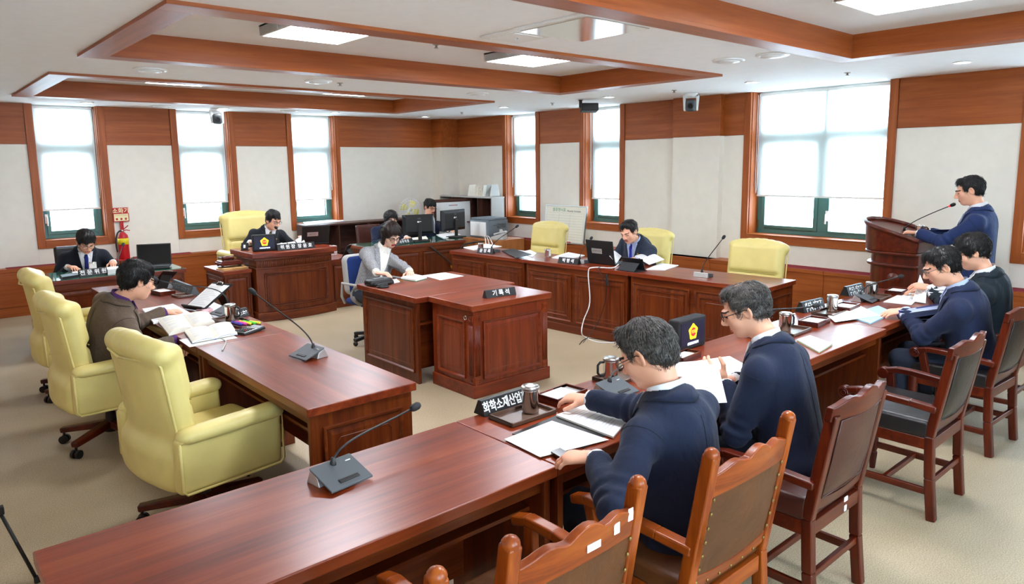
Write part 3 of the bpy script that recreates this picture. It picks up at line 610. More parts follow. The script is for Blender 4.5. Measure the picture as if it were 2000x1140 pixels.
for s, d in ((0, .006), (.02, .010)):
    pts = []
    for i in range(13): t = -1+2*i/12; pts.append((t*(.40-s), .02-.07*(1-(t*(.40-s)/.49)**2)-d, .575-s))
    for i in range(13): t = 1-2*i/12; pts.append((t*(.40-s), .02-.07*(1-(t*(.40-s)/.49)**2)-d, .18+s))
    pts.append(pts[0]); pf.tube(pts, .009-.004*(s > 0), 6)
pf.build('panel_moulding', 'mahogany_x', body, smooth=True)
def side_unit(x0, x1, y0, y1, H, label):
    o = thing('side_cabinet', label, 'cabinet', ((x0+x1)/2, (y0+y1)/2, 0), 0, 'low cabinets flanking the presiding desk'); hx, hy = (x1-x0)/2, (y1-y0)/2
    MB().box(-hx, hx, -hy, hy, H-.04, H).build('cabinet_top', 'redtop_x', o, .006); MB().box(-hx+.02, hx-.01, -hy+.02, hy-.02, .08, H-.04).build('cabinet_body', 'mahogany_z', o, .003); MB().box(-hx+.005, hx-.005, -hy+.008, hy-.02, 0, .085).build('plinth', 'mahogany_x', o, .004)
    panel(o, '-y', (0, -hy+.02, H/2+.02), 2*hx-.10, H-.20, 'mahogany', False, .016, False); panel(o, '-x', (-hx+.02, 0, H/2+.02), 2*hy-.14, H-.20, 'mahogany', False, .016, False)
side_unit(2.80, 3.135, 8.24, 8.92, .635, 'low cabinet carrying the gavel, left of the presiding desk'); side_unit(4.165, 4.56, 8.28, 8.92, .64, 'low cabinet carrying a tablet, right of the presiding desk')
# ------------------------------------------------------------------ lectern
o = thing('lectern', 'dark carved wooden lectern with curved front and scrolled rim', 'lectern', (7.05, 2.52, 0))
def arc(hw, d, n=12): return [(-hw, -.25), (hw, -.25)]+[(hw*math.cos(math.pi*i/n), .05+d*math.sin(math.pi*i/n)) for i in range(n+1)]
def lay(name, hw, d, z0, z1, mat, bev=.006): return MB().prism(arc(hw, d), z0, z1, lambda u, v_, t: Vector((u, v_, t))).build(name, mat, o, bev)
lay('base', .30, .23, 0, .10, 'chairdark_x'); lay('column_body', .255, .18, .10, .98, 'chairdark_z')
for z, hw, d in ((.30, .275, .2), (.62, .275, .20), (.86, .29, .215), (.97, .305, .235)): lay('ring_moulding', hw, d, z, z+.03, 'chairdark_x', .012)
m = MB()   # flared head with a sloping curved rim
prof = arc(.30, .23, 20)
def head(u, v_, t):
    k = 1+.06*t; zt = 1.00+(.0 if t == 0 else 0)+t*(.10+max(0, (v_+.25))/.53*.16)
    return Vector((u*k, v_*k, zt))
m.prism(prof, 0, 1, head).build('head', 'chairdark_x', o, .006)
rim = MB(); pts = [head(u*1.0, v_, 1)+Vector((0, 0, .012)) for u, v_ in arc(.30, .23, 24)[2:]]
rim.tube([head(.3, -.25, 1)+Vector((0, 0, .01))]+pts+[head(-.3, -.25, 1)+Vector((0, 0, .01))], .02, 10).build('rim', 'chairdark_x', o, smooth=True)
for sx in (-1, 1):
    f = MB()
    for k in range(4): f.tube([(sx*.258, -.2+k*.035, .16), (sx*.258, -.2+k*.035, .58)], .010, 6)
    f.build('fluting', 'chairdark_z', o, smooth=True)
MB().lathe([(.05, 0), (.055, .006), (.02, .02)], n=20).build('rosette', 'chairdark_x', o, xf=Matrix.Translation((-.258, -.05, .75)) @ Matrix.Rotation(math.radians(-90), 4, 'Y'))
# ------------------------------------------------------------------ shelves and cabinets at the back
def shelf_unit(name, label, cat, x0, x1, y0, y1, H, cols, rows, mat, top, face='-y'):
    o = thing(name, label, cat, ((x0+x1)/2, (y0+y1)/2, 0)); hx, hy = (x1-x0)/2, (y1-y0)/2; t = .02; g = '_x' if face == '-y' else '_y'
    MB().box(-hx, hx, -hy, hy, H-.025, H).build('top_board', top, o, .003)
    if face == '-y': MB().box(-hx, hx, hy-.012, hy, 0, H-.025).build('back_board', mat+g, o)
    else: MB().box(hx-.012, hx, -hy, hy, 0, H-.025).build('back_board', mat+g, o)
    L = 2*hx if face == '-y' else 2*hy
    for k in range(cols+1):
        u = -L/2+t/2+(L-t)*k/cols
        (MB().box(u-t/2, u+t/2, -hy, hy-.012, 0, H-.025) if face == '-y' else MB().box(-hx, hx-.012, u-t/2, u+t/2, 0, H-.025)).build('upright', mat+'_z' if 0 < k < cols else top, o, .001)
    for j in range(rows):
        z = .06+(H-.1)*j/rows
        for k in range(cols):
            a = -L/2+t+(L-t)*k/cols; b = -L/2+(L-t)*(k+1)/cols
            (MB().box(a, b, -hy, hy-.012, z-.01, z+.01) if face == '-y' else MB().box(-hx, hx-.012, a, b, z-.01, z+.01)).build('shelf_board', mat+g, o, .001)
    return o
shelf_unit('low_shelf', 'low dark open shelf unit against the back wall under the third window', 'shelf', 4.80, 7.0, 10.28, 10.64, .925, 4, 2, 'shelfwood', 'shelfwood_x')
shelf_unit('bookcase', 'tall dark open bookcase against the right wall by the corner', 'bookcase', 7.42, 7.70, 8.94, 10.40, 1.30, 4, 3, 'shelfwood', 'grey_light', '-x')
bpy.data.objects['bookcase'].children[0].data.materials[0] = MATS['shelfwood_y']
MB().box(6.72, 7.30, 8.02, 8.82, 0, .70).build('printer_cabinet', 'cabinetwood', None, .006); tag(bpy.data.objects['printer_cabinet'], 'plain orange-brown cabinet under the grey printer', 'cabinet')
o = bpy.data.objects['printer_cabinet']; MB().box(6.705, 6.72, 8.23, 8.50, .05, .66).build('cabinet_door', 'cabinetwood', o, .003); MB().box(6.705, 6.72, 8.51, 8.79, .05, .66).build('cabinet_door', 'cabinetwood', o, .003)
# ================================================================== yellow armchairs
def yellow_chair():
    o = thing('office_armchair', 'x', 'office chair', (0, 0, 0), 0, 'yellow leather armchairs')
    LN = 8.0; Rb = np.array(Rx(LN))
    def on(z, off=0): return -.195-(z-.40)*math.tan(math.radians(LN))+off
    s = SDF((-.40, -.48, .25), (.40, .20, 1.12), .0085)      # back shell leans away
    s.rbox((0, on(.68), .68), (.29, .058, .345), .05, .02, Rb, bend=(.5,))
    s.rbox((0, on(.87, .045), .87), (.262, .055, .145), .05, .025, Rb, bend=(.45,))
    s.rbox((0, on(.60, .035), .60), (.255, .052, .125), .045, .008, Rb, bend=(.45,))
    for k in range(7):   # rolled top edge
        x0 = -.265+.53*k/7; x1 = -.265+.53*(k+1)/7; f = lambda x: (x, on(1.0)-.018+.5*x*x, 1.005-.40*x*x)
        s.cone(f(x0), f(x1), .050, .050, .03)
    s.rbox((0, -.235, .42), (.30, .085, .115), .06, .06, bend=(.5,))
    s.rough(.0012, 22, 3); soft('backrest', s, 'leather_yellow', o)
    s = SDF((-.33, -.32, .28), (.33, .40, .56), .0085); s.rbox((0, .05, .43), (.262, .27, .068), .05, .02); s.rbox((0, .05, .36), (.25, .24, .045), .03, .02)
    s.cone((-.20, .29, .42), (.20, .29, .42), .068, .068, .03); s.rough(.0012, 20, 5); soft('seat', s, 'leather_yellow', o)
    for sx in (-1, 1):
        s = SDF((sx*.33-.10, -.36, .28), (sx*.33+.10, .36, .70), .0085); Ra = np.array(Ry(sx*3))
        s.rbox((sx*.315, .0, .455), (.040, .265, .14), .028, .02, Ra); arm = soft('arm_panel', s, 'leather_yellow', o)
        s = SDF((sx*.33-.12, -.36, .50), (sx*.33+.12, .40, .72), .0085); s.cone((sx*.325, -.20, .590), (sx*.325, .225, .600), .058, .064, .01, flat=((0, 0, 1), 1.5)); s.rough(.001, 20, 8); soft('arm_pad', s, 'leather_yellow', arm)
        pp = [(sx*.357, -.255, .575), (sx*.361, .262, .575), (sx*.357, .264, .345), (sx*.354, .245, .322), (sx*.354, -.235, .322), (sx*.355, -.255, .345), (sx*.357, -.255, .575)]
        MB().tube(pp, .0065, 7).build('piping', 'leather_yellow', arm, smooth=True)
        bp = [(sx*.292, on(z)-.055+.5*.085, z) for z in (.36, .45, .55, .65, .75, .85, .93)]+[(sx*.275, on(.96)-.055+.035, .965), (sx*.18, on(.97)-.072+.016, .955), (0, on(.97)-.075, .945)]
        MB().tube(bp, .006, 7).build('piping', 'leather_yellow', o, smooth=True)
    for z in (.735,):
        MB().tube([(x, on(z)+.082+.45*x*x, z) for x in (-.24, -.12, 0, .12, .24)], .004, 6).build('seam', 'leather_yellow_seam', o)
    MB().box(-.11, .11, -.12, .14, .285, .33).build('tilt_mechanism', 'black', o, .012)
    MB().tube([(.05, .03, .31), (.33, .08, .30)], .007, 8).build('lever', 'black', o)
    c = MB(); c.tube([(0, 0, .29), (0, 0, .20)], .014, 14); cb = c.build('gas_lift', 'chrome', o, smooth=True); MB().lathe([(.045, .075), (.05, .10), (.032, .16), (.028, .21), (.02, .215)], n=20).build('hub', 'black', o, smooth=True)
    for k in range(5):
        a = 2*math.pi*k/5+.3; d = Vector((math.cos(a), math.sin(a), 0)); l = MB().bar(d*.03+Vector((0, 0, .125)), d*.32+Vector((0, 0, .092)), .06, .05, (0, 0, 1), .05, .035).build('base_leg', 'chairdark_x', o, .008)
        e = d*.305; cs = MB(); cs.tube([(e.x, e.y, .08), (e.x, e.y, .05)], .008, 8); p = Vector((-d.y, d.x, 0))
        for sg in (-1, 1): q = e+p*.017*sg; cs.tube([q-p*.009+Vector((0, 0, .028)), q+p*.009+Vector((0, 0, .028))], .028, 16)
        cs.build('caster', 'black', l)
    return o
yc = yellow_chair(); first = True
def put_yellow(x, y, face, label, sc=1.0):
    global first
    o = yc if first else copy_tree(yc); first = False
    o.location = (x, y, 0); o.rotation_euler = (0, 0, math.radians(face)); o.scale = (sc, sc, sc); o['label'] = label; return o
put_yellow(1.08, 3.70, -82, 'empty yellow leather armchair nearest the camera, left side')
put_yellow(.97, 5.24, -88, 'yellow leather armchair the man in the brown jacket sits in')
put_yellow(1.04, 6.62, -92, 'empty yellow leather armchair farthest back on the left, partly hidden')
put_yellow(6.42, 6.80, 92, 'empty yellow leather armchair before the whiteboard'); put_yellow(6.47, 5.14, 95, 'yellow leather armchair behind the man with the royal blue tie'); put_yellow(6.22, 3.62, 93, 'empty yellow leather armchair by the wide window')
put_yellow(3.66, 9.42, 180, 'tall yellow leather armchair of the presiding man', 1.17)
# blue chair of the record keeper
o = thing('blue_chair', 'blue upholstered chair with grey shell under the woman in grey', 'chair', (3.70, 6.38, 0), math.radians(186))
s = SDF((-.28, -.32, .40), (.28, -.12, .95), .009); s.rbox((0, -.24, .70), (.195, .06, .20), .058, .01, np.array(Rx(6)), bend=(.5,)); soft('backrest', s, 'chair_blue', o)
s = SDF((-.28, -.36, .40), (.28, -.16, .95), .009); s.rbox((0, -.262, .70), (.205, .075, .21), .07, .01, np.array(Rx(6)), bend=(.5,)); soft('back_shell', s, 'grey_light', o)
s = SDF((-.28, -.26, .36), (.28, .28, .52), .009); s.rbox((0, .0, .44), (.23, .22, .035), .035); soft('seat', s, 'chair_blue', o)
for sx in (-1, 1): MB().tube([(sx*.24, -.2, .42), (sx*.29, -.18, .50), (sx*.29, -.16, .64), (sx*.29, .12, .64), (sx*.27, .15, .62)], .014, 8).build('armrest', 'grey_light', o, smooth=True)
MB().tube([(0, 0, .40), (0, 0, .10)], .025, 12).build('column', 'black', o)
for k in range(5): a = 2*math.pi*k/5; MB().bar((0, 0, .10), (.28*math.cos(a), .28*math.sin(a), .06), .05, .035).build('base_leg', 'black', o, .006); MB().ball((.27*math.cos(a), .27*math.sin(a), .025), .025, 10, 8).build('caster', 'black', o.children[-1])
# ================================================================== wooden armchairs
def crest(hw, n=20):
    pts = []
    for i in range(n+1):
        t = -1+2*i/n; z = .030*math.cos(t*math.pi/2)+.016*math.exp(-(t/.2)**2)-.012*math.exp(-((abs(t)-.33)/.09)**2)+.010*math.exp(-((abs(t)-.62)/.16)**2); pts.append((t*hw, z))
    return pts
def wood_chair(kind, leather_, wd, label):
    """kind A: posts with round tops rising past the rail, nail-studded back. B: crest rail across the top, padded back"""
    o = thing('wooden_armchair', label, 'chair', (0, 0, 0), 0, 'dark wooden armchairs'); hw = .232 if kind == 'A' else .215; H = .955 if kind == 'A' else .945
    lean = lambda z: -.205-max(0, z-.44)*.17
    bow_ = lambda x, z: -.028*(1-(x/hw)**2)*min(1, max(0, (z-.45)/.2))
    for sx in (-1, 1):
        p = MB(); zt = H if kind == 'A' else H-.06
        prof = [(0, lean(.44)-.035), (.22, lean(.44)-.012), (.44, lean(.44)), (.65, lean(.65)), (zt, lean(zt))]
        for (z0, y0), (z1, y1) in zip(prof[:-1], prof[1:]): p.bar((sx*hw, y0, z0), (sx*hw, y1, z1), .042, .045, (0, 1, 0))
        if kind == 'A': p.ball((sx*hw, lean(H), H), (.024, .024, .022), 14, 8)
        p.build('back_post', wd+'_z', o, .007)
        f = MB()
        if kind == 'B': f.lathe([(.016, 0), (.02, .05), (.024, .10), (.017, .11), (.025, .13), (.026, .25), (.02, .27), (.028, .30), (.028, .44)], (sx*.225, .225, 0), 14)
        else: f.bar((sx*.225, .225, 0), (sx*.225, .225, .45), .042, .042, (0, 1, 0))
        f.build('front_leg', wd+'_z', o, .004, smooth=True)
        st = MB().bar((sx*.22, -.21, .15), (sx*.225, .21, .15), .022, .035).build('side_stretcher', wd+'_y', o, .004)
        # arms
        za = .64 if kind == 'A' else .605; pts = [(sx*.235, lean(za), za-.015), (sx*.252, -.12, za), (sx*.262, .05, za+.012), (sx*.262, .13 if kind == 'B' else .18, za+.012), (sx*.258, .20 if kind == 'B' else .24, za-.006)]
        ar = MB()
        for q0, q1 in zip(pts[:-1], pts[1:]): ar.bar(q0, Vector(q1)+(Vector(q1)-Vector(q0)).normalized()*.008, .048, .034)
        if kind == 'B': ar.tube([(sx*.232, .205, za-.018), (sx*.284, .205, za-.018)], .034, 18)
        ao = ar.build('arm', wd+'_y', o, .008)
        if kind == 'B':
            sc = MB()
            for r_ in (.024, .013): sc.tube([(sx*.286, .205+r_*math.cos(t*.5236), za-.018+r_*math.sin(t*.5236)) for t in range(13)], .003, 5)
            sc.build('scroll', wd+'_y', ao)
        MB().bar((sx*.235, .14, .44), (sx*.258, .17, za-.005), .032, .045, (0, 1, 0)).build('arm_support', wd+'_z', o, .006)
    MB().bar((-.22, .0, .15), (.22, .0, .15), .022, .03).build('cross_stretcher', wd+'_x', o, .004); MB().bar((-.2, -.22, .20), (.2, -.22, .20), .02, .03).build('rear_stretcher', wd+'_x', o, .004)
    rails = MB(); rails.box(-.235, .235, .19, .225, .37, .43); rails.box(-.235, -.205, -.2, .2, .37, .43); rails.box(.205, .235, -.2, .2, .37, .43); rails.box(-.2, .2, -.225, -.195, .37, .43); rails.build('seat_rail', wd+'_x', o, .004)
    s = SDF((-.26, -.24, .40), (.26, .28, .56), .008); s.rbox((0, .02, .462 if kind == 'A' else .472), (.238, .23, .04 if kind == 'A' else .05), .025, .01); s.ell((0, .03, .475 if kind == 'A' else .495), (.19, .18, .035), .03); s.rough(.001, 25, 2); soft('seat_cushion', s, leather_, o)
    # crest rail with the wavy top
    zc_ = .80 if kind == 'A' else .855; top = crest(hw-.018 if kind == 'A' else hw+.028); cr = MB(); n = len(top)
    th = .030
    zb = lambda x: zc_+(.02 if kind == 'A' else .0)*(1-(x/hw)**2)
    ztop = (.885 if kind == 'A' else .915)
    V = []
    for (x, dz) in top:
        for (z, off) in ((zb(x), -th/2), (ztop+dz, -th/2), (ztop+dz, th/2), (zb(x), th/2)): V.append((x, lean(z)+bow_(x, z)+off, z))
    F = [(i*4+j, i*4+(j+1) % 4, (i+1)*4+(j+1) % 4, (i+1)*4+j) for i in range(n-1) for j in range(4)]+[(0, 1, 2, 3), tuple((n-1)*4+j for j in (3, 2, 1, 0))]
    cr.add(V, F).build('crest_rail', wd+'_x', o, .006)
    lo = .53
    lr = MB(); V = []
    for (x, _) in top:
        xx = max(-hw+.02, min(hw-.02, x)); cv = .02*(1-(x/hw)**2)
        for (z, off) in ((lo-.05-cv, -th/2), (lo-cv, -th/2), (lo-cv, th/2), (lo-.05-cv, th/2)): V.append((xx, lean(z)+bow_(xx, z)+off, z))
    lr.add(V, F).build('lower_rail', wd+'_x', o, .004)
    pad = MB(); t_ = .012 if kind == 'A' else .018
    def back(u, v_, sg):
        x = (-1+2*u)*(hw-.012); z = lo-.03+(zc_+.03-lo+.02)*v_; e = min(1, 6*min(u, 1-u, v_, 1-v_)) if kind == 'B' else 1; return Vector((x, lean(z)+bow_(x, z)+sg*(t_*(.4+.6*e)), z))
    pad.sheet(lambda u, v_: back(u, v_, -1), 14, 12); pad.sheet(lambda u, v_: back(u, v_, 1), 14, 12); pa = pad.build('back_pad', leather_, o, smooth=True)
    if kind == 'A':
        k_ = 0
        for sx in (-1, 1):
            for k in range(7):
                z = .50+.30*k/6; x = sx*(hw-.026); MB().ball((x, lean(z)+bow_(x, z)-.017, z), (.006, .004, .006), 8, 6).build('stud', 'brass', pa)
        for k in range(5): x = -.14+.07*k; z = .495-.02*(1-(x/hw)**2); MB().ball((x, lean(z)+bow_(x, z)-.017, z), (.006, .004, .006), 8, 6).build('stud', 'brass', pa)
    else:
        pts = [back(u, v_, -1)+Vector((0, -.002, 0)) for u, v_ in [(.06, .06), (.06, .5), (.06, .94), (.3, .94), (.7, .94), (.94, .94), (.94, .5), (.94, .06), (.5, .06), (.06, .06)]]
        MB().tube(pts, .004, 6).build('piping', leather_, pa, smooth=True)
    return o
chA = wood_chair('A', 'leather_brown', 'chairwood', 'brown wooden armchair with studded leather back, empty, at the near desk'); chA.location = (1.225, 1.44, 0)
def stickers(o, lst):
    for x, z, w_, h_ in lst: y = -.205-(z-.44)*.17-.028*(1-(x/.215)**2)-.0185; MB().box(x-w_/2, x+w_/2, y-.001, y+.001, z-h_/2, z+h_/2).build('sticker', 'paper', o)
c2 = copy_tree(chA); c2.location = (.56, 1.45, 0); c2['label'] = 'studded wooden armchair cut off by the bottom edge of the picture'
c3 = copy_tree(chA); c3.location = (2.0, 1.41, 0); c3['label'] = 'studded wooden armchair under the nearest seated man'
stickers(chA, [(.02, .865, .05, .02), (.115, .875, .022, .03), (.185, .885, .02, .035)]); stickers(c2, [(.18, .88, .03, .04)])
b4 = wood_chair('B', 'leather_maroon', 'chairdark', 'wooden armchair with maroon padded seat under the man reading aloud'); b4.location = (2.78, 1.39, 0)
MB().box(.02, .05, -.243, -.24, .44, .46).build('sticker', 'paper', b4); MB().box(.06, .08, -.228, -.2255, .38, .405).build('sticker', 'paper', b4)
b5 = wood_chair('B', 'leather_black', 'chairdark', 'empty wooden armchair with black leather seat and scrolled arms'); b5.location = (4.03, 1.37, 0)
b6 = copy_tree(b5); b6.location = (5.16, 1.40, 0); b6.rotation_euler.z = math.radians(-3); b6['label'] = 'scroll-armed wooden armchair under the third seated man of the near row'
b7 = copy_tree(b4); b7.location = (5.90, 1.47, 0); b7['label'] = 'wooden armchair at the right edge under the farthest man of the near row'
for q in list(b7.children):
    if q.name.startswith('sticker'): bpy.data.objects.remove(q)
# back-row chairs mostly hidden by their sitters
def plain_chair(x, y, face, label, mat):
    o = thing('desk_chair', label, 'chair', (x, y, 0), math.radians(face)); s = SDF((-.28, -.34, .40), (.28, -.14, 1.0), .01); s.rbox((0, -.24, .72), (.21, .03, .23), .03, .01, np.array(Rx(7)), bend=(.4,)); soft('backrest', s, mat, o)
    s = SDF((-.28, -.26, .36), (.28, .28, .52), .01); s.rbox((0, .0, .44), (.23, .22, .04), .035); soft('seat', s, mat, o)
    for sx in (-1, 1):
        for sy in (-1, 1): MB().bar((sx*.2, sy*.19, 0), (sx*.2, sy*.19, .42), .035, .035).build('leg', 'chairdark_z', o, .004)
plain_chair(1.56, 9.27, 180, 'dark chair of the man beside the fire extinguisher', 'leather_black'); plain_chair(5.42, 9.25, 178, 'dark red chair of the woman behind the staff desk', 'leather_maroon'); plain_chair(6.42, 9.42, 175, 'dark chair of the man behind the monitors', 'leather_black')
# ================================================================== people
def npv(v): return np.array((v[0], v[1], v[2]), float)
def ik(S, W, l1, l2, hint):
    S, W = Vector(S), Vector(W); d = W-S; L = min(d.length, (l1+l2)*.999); u = d.normalized(); a = (l1*l1-l2*l2+L*L)/(2*L); h = math.sqrt(max(0, l1*l1-a*a)); hv = Vector(hint); hv = (hv-u*hv.dot(u)).normalized()
    return S+u*a+hv*h, S+u*L
def strands(me, n, L, seed, mat, parent):
    rg = np.random.RandomState(seed); nv = len(me.vertices); co = np.empty(nv*3, np.float32); me.vertices.foreach_get('co', co); co = co.reshape(-1, 3); no = np.empty(nv*3, np.float32); me.vertices.foreach_get('normal', no); no = no.reshape(-1, 3)
    c0 = co.mean(0); ok = np.nonzero(((co-np.array((0, -.02, .03)))*no).sum(1) > 0)[0]; k = rg.choice(ok, n); c, nn = co[k].astype(float), no[k].astype(float); c = c+rg.normal(size=c.shape)*.0015
    v = c-np.array((.02, -.045, .145)); v[:, 2] -= .02; v -= nn*(v*nn).sum(1, keepdims=True); v /= np.linalg.norm(v, axis=1, keepdims=True)+1e-6; v += rg.normal(size=v.shape)*.22; v -= nn*(v*nn).sum(1, keepdims=True); v /= np.linalg.norm(v, axis=1, keepdims=True)+1e-6
    wd = np.cross(nn, v); ln = L*rg.uniform(.5, 1.1, (n, 1)); lift = rg.uniform(.0, .0035, (n, 1)); V = []
    for j in range(5):
        q = j/4; sx = ln*q; p = c+v*sx-nn*(sx*sx/.2)+nn*(lift*math.sin(q*math.pi)+.0008*(1-q)); r = .0016*(1-.75*q); V += [p+wd*r, p-wd*r, p+nn*r]
    V = np.stack(V, 1).reshape(-1, 3); b = (np.arange(n)*15)[:, None]; Q = []
    for j in range(4):
        for i in range(3): Q.append(np.concatenate([b+j*3+i, b+j*3+(i+1) % 3, b+j*3+3+(i+1) % 3, b+j*3+3+i], 1))
    o = link('hair_strands', np_mesh('hair_strands', V, np.concatenate(Q)), mat, parent); o['kind'] = 'stuff'; return o
def hand_field(s, w_, d, n, side, curl, spread=.10, arm=None):
    w_, d, n = Vector(w_), Vector(d).normalized(), Vector(n); n = (n-d*n.dot(d)).normalized(); t = n.cross(d)*(-side); k = .007
    s.cone(arm if arm is not None else w_-d*.06, w_+d*.01, .026, .024, .01, flat=(n, 1.2)); s.cone(w_+d*.012, w_+d*.082, .030, .039, .012, flat=(n, 2.1)); s.ell(w_+d*.03+t*.02+n*.006, (.02, .02, .016), .012)
    for i, (off, L, r) in enumerate(((.029, .070, .0088), (.0098, .079, .0092), (-.0098, .073, .0088), (-.0282, .057, .0078))):
        p = w_+d*(.086-.004*abs(i-1.2))+t*off; ang = 0
        dd = (d+t*off*spread*12).normalized()
        for j, fr in enumerate((.46, .30, .24)):
            ang += curl*(.75 if j == 0 else 1.0); v_ = dd*math.cos(math.radians(ang))+n*math.sin(math.radians(ang)); q = p+v_*L*fr; s.cone(p, q, r*(1-.07*j), r*(.94-.07*j), k if j == 0 else .003); p = q
    p = w_+d*.028+t*.026+n*.006; v_ = (d*.62+t*.70+n*.25).normalized(); q = p+v_*.045; s.cone(p, q, .0125, .010, .012); v_ = (d*.9+t*.28+n*(.2+.3*math.sin(math.radians(curl)))).normalized(); s.cone(q, q+v_*.034, .010, .008, .004)
HAIR = {   # (front hairline z, fringe, sides z, nape z, volume)
    'short': dict(front=.070, side=-.012, nape=-.066, vol=(.084, .104, .090), cz=.037), 'full': dict(front=.058, side=-.018, nape=-.070, vol=(.089, .109, .098), cz=.040),
    'fringe': dict(front=.040, side=-.020, nape=-.070, vol=(.090, .110, .098), cz=.040), 'thin': dict(front=.085, side=-.012, nape=-.064, vol=(.0835, .102, .085), cz=.036),
    'bob': dict(front=.048, side=-.125, nape=-.125, vol=(.097, .112, .102), cz=.036)}
plain('seam_thread', '#0c0f18', .9)
def person(label, hip, rz, head, look=(20, 0, 0), hands=None, jacket='suit_navy', shirt='shirt_white', tie='tie_navy', trousers='trouser_dark', hair='short', hairm='hair_black', glasses=None, female=False, standing=False, skin='skin', lip='lip', seed=1, elbow=None, scale_head=1.0, opencollar=False, pin=False, legs=None, fold=1.0, nstr=900):
    o = thing('person', label, 'person', (hip[0], hip[1], 0), math.radians(rz)); Mw = Matrix.Translation((hip[0], hip[1], 0)) @ Matrix.Rotation(math.radians(rz), 4, 'Z'); Wi = Mw.inverted(); Wr = Wi.to_3x3()
    f = .90 if female else 1.0; hipz = hip[2]; Hc = Vector((0, 0, hipz)); Hd = Wi @ Vector(head); v = Hd-Hc; hy = Hd.y
    u = (v-Vector((0, .055*math.cos(math.radians(look[0]))+.02, 0))).normalized(); LT = v.length
    fwd = Vector((0, 1, 0)); fwd = (fwd-u*fwd.dot(u)).normalized(); rt = fwd.cross(u)
    Sc = Hc+u*(LT*.665)-fwd*.012; N = Hc+u*(LT*.735)-fwd*.006; Ch = Hc+u*(LT*.42)
    sw = .182*f; S = {1: Sc+rt*sw-u*.05, -1: Sc-rt*sw-u*.05}
    # head frame: local +y is where the face points
    Rh = Rz(look[1]) @ Rx(-look[0]) @ Ry(look[2]); Rn = np.array(Rh)*scale_head; hd = lambda p: Vector(Rh @ (Vector(p)*scale_head))+Hd; Rhi = Rh.inverted()
    Nl = Rhi @ ((N-Hd)/scale_head)
    s = SDF((-.125, -.16, min(-.15, Nl.z-.03)), (.125, .15, .15), .0042)
    s.ell((0, -.016, .030), (.0745, .094, .086), .01); s.ell((0, .026, -.03), (.061*(.97 if female else 1), .068, .083), .03); s.ell((0, .052, -.092), (.031, .030, .025), .03); s.ell((0, .0, -.062), (.055, .055, .045), .03)
    for sx in (-1, 1):
        s.ell((sx*.039, .052, -.028), (.025, .026, .028), .02); s.ell((sx*.0315, .101, .004), (.017, .017, .012), .014, sub=True); s.ell((sx*.0315, .079, .001), (.0135, .0125, .0115), .006)
        s.cone((sx*.012, .0935, .020), (sx*.046, .079, .021), .0085, .007, .010)
        s.ell((sx*.079, -.012, -.006), (.0085, .021, .033), .008, np.array(Rz(sx*22) @ Rx(-8))); s.ell((sx*.084, -.008, -.004), (.006, .012, .021), .004, np.array(Rz(sx*22)), sub=True)
        s.ell((sx*.0125, .097, -.0375), (.0085, .011, .008), .006)
    s.cone((0, .089, .010), (0, .111, -.030), .0085, .0125, .010); s.cone((-.018, .089, -.0605), (.018, .089, -.0605), .006, .006, .006); s.cone((-.016, .0885, -.0715), (.016, .0885, -.0715), .0068, .0068, .006); s.ell((0, .096, -.066), (.021, .008, .0012), .002, sub=True)
    s.cone((0, -.028, -.06), npv(Nl), .051*f, .056*f, .03)
    Vh, Qh = s.mesh(); fc = Vh[Qh].mean(1)
    mi = np.zeros(len(Qh), np.int32); mi[(abs(fc[:, 0]) < .023) & (fc[:, 2] < -.056) & (fc[:, 2] > -.079) & (fc[:, 1] > .083)] = 1
    mi[(abs(fc[:, 0]) < .052) & (abs(fc[:, 0]) > .012) & (abs(fc[:, 2]-(.0215-.10*np.maximum(0, abs(fc[:, 0])-.035))) < .0042) & (fc[:, 1] > .062)] = 2
    mi[(abs(abs(fc[:, 0])-.0315) < .0135) & (abs(fc[:, 2]+.0035) < .0026) & (fc[:, 1] > .07)] = 3
    PV = [Vh @ Rn.T+npv(Hd)]; PQ = [Qh]; PM = [mi]
    # arms, hands
    l1, l2 = .285*f, .255*f; W = {}; E = {}; HD = {}
    for nm, sd in (('R', 1), ('L', -1)):
        hp = (hands or {}).get(nm)
        if hp is None: hp = dict(p=Mw @ (Hc+rt*sd*.16+Vector((0, .30, .10))), d=Mw.to_3x3() @ Vector((0, 1, -.1)), n=(0, 0, -1), curl=20)
        w_ = Wi @ Vector(hp['p']); hint = (elbow or {}).get(nm, (sd*.5, -.3, -.9)); e, w_ = ik(S[sd], w_, l1*hp.get('reach', 1), l2*hp.get('reach', 1), hint); W[sd], E[sd] = w_, e
        d = Wr @ Vector(hp['d']); n = Wr @ Vector(hp['n']); HD[sd] = d
        s = SDF(npv(w_)-.19, npv(w_)+.19, .0036); hand_field(s, w_, d, n, sd, hp.get('curl', 18), hp.get('spread', .10), arm=w_+(e-w_).normalized()*.07); Vv, Qq = s.mesh(); PQ.append(Qq+sum(len(q) for q in PV)); PV.append(Vv); PM.append(np.zeros(len(Qq), np.int32))
    # hidden core of the body so that head, arms and hands hang together
    lo = np.min([npv(p) for p in (Hc, N, *W.values(), *E.values())], 0)-.2; hi = np.max([npv(p) for p in (Hc, N, *W.values(), *E.values())], 0)+.2
    s = SDF(lo, hi, .016); s.cone(Hc, Ch, .11*f, .12*f, .02, flat=(fwd, 1.5)); s.cone(Ch, Sc-u*.02, .12*f, .085, .03, flat=(fwd, 1.5)); s.cone(S[1], S[-1], .04, .04, .03); s.cone(Sc, N+u*.03, .05, .05, .02)
    for sd in (1, -1): s.cone(S[sd], E[sd], .038, .034, .02); s.cone(E[sd], W[sd], .032, .024, .02)
    Vv, Qq = s.mesh(); PQ.append(Qq+sum(len(q) for q in PV)); PV.append(Vv); PM.append(np.zeros(len(Qq), np.int32))
    me = np_mesh('body', np.concatenate(PV), np.concatenate(PQ))
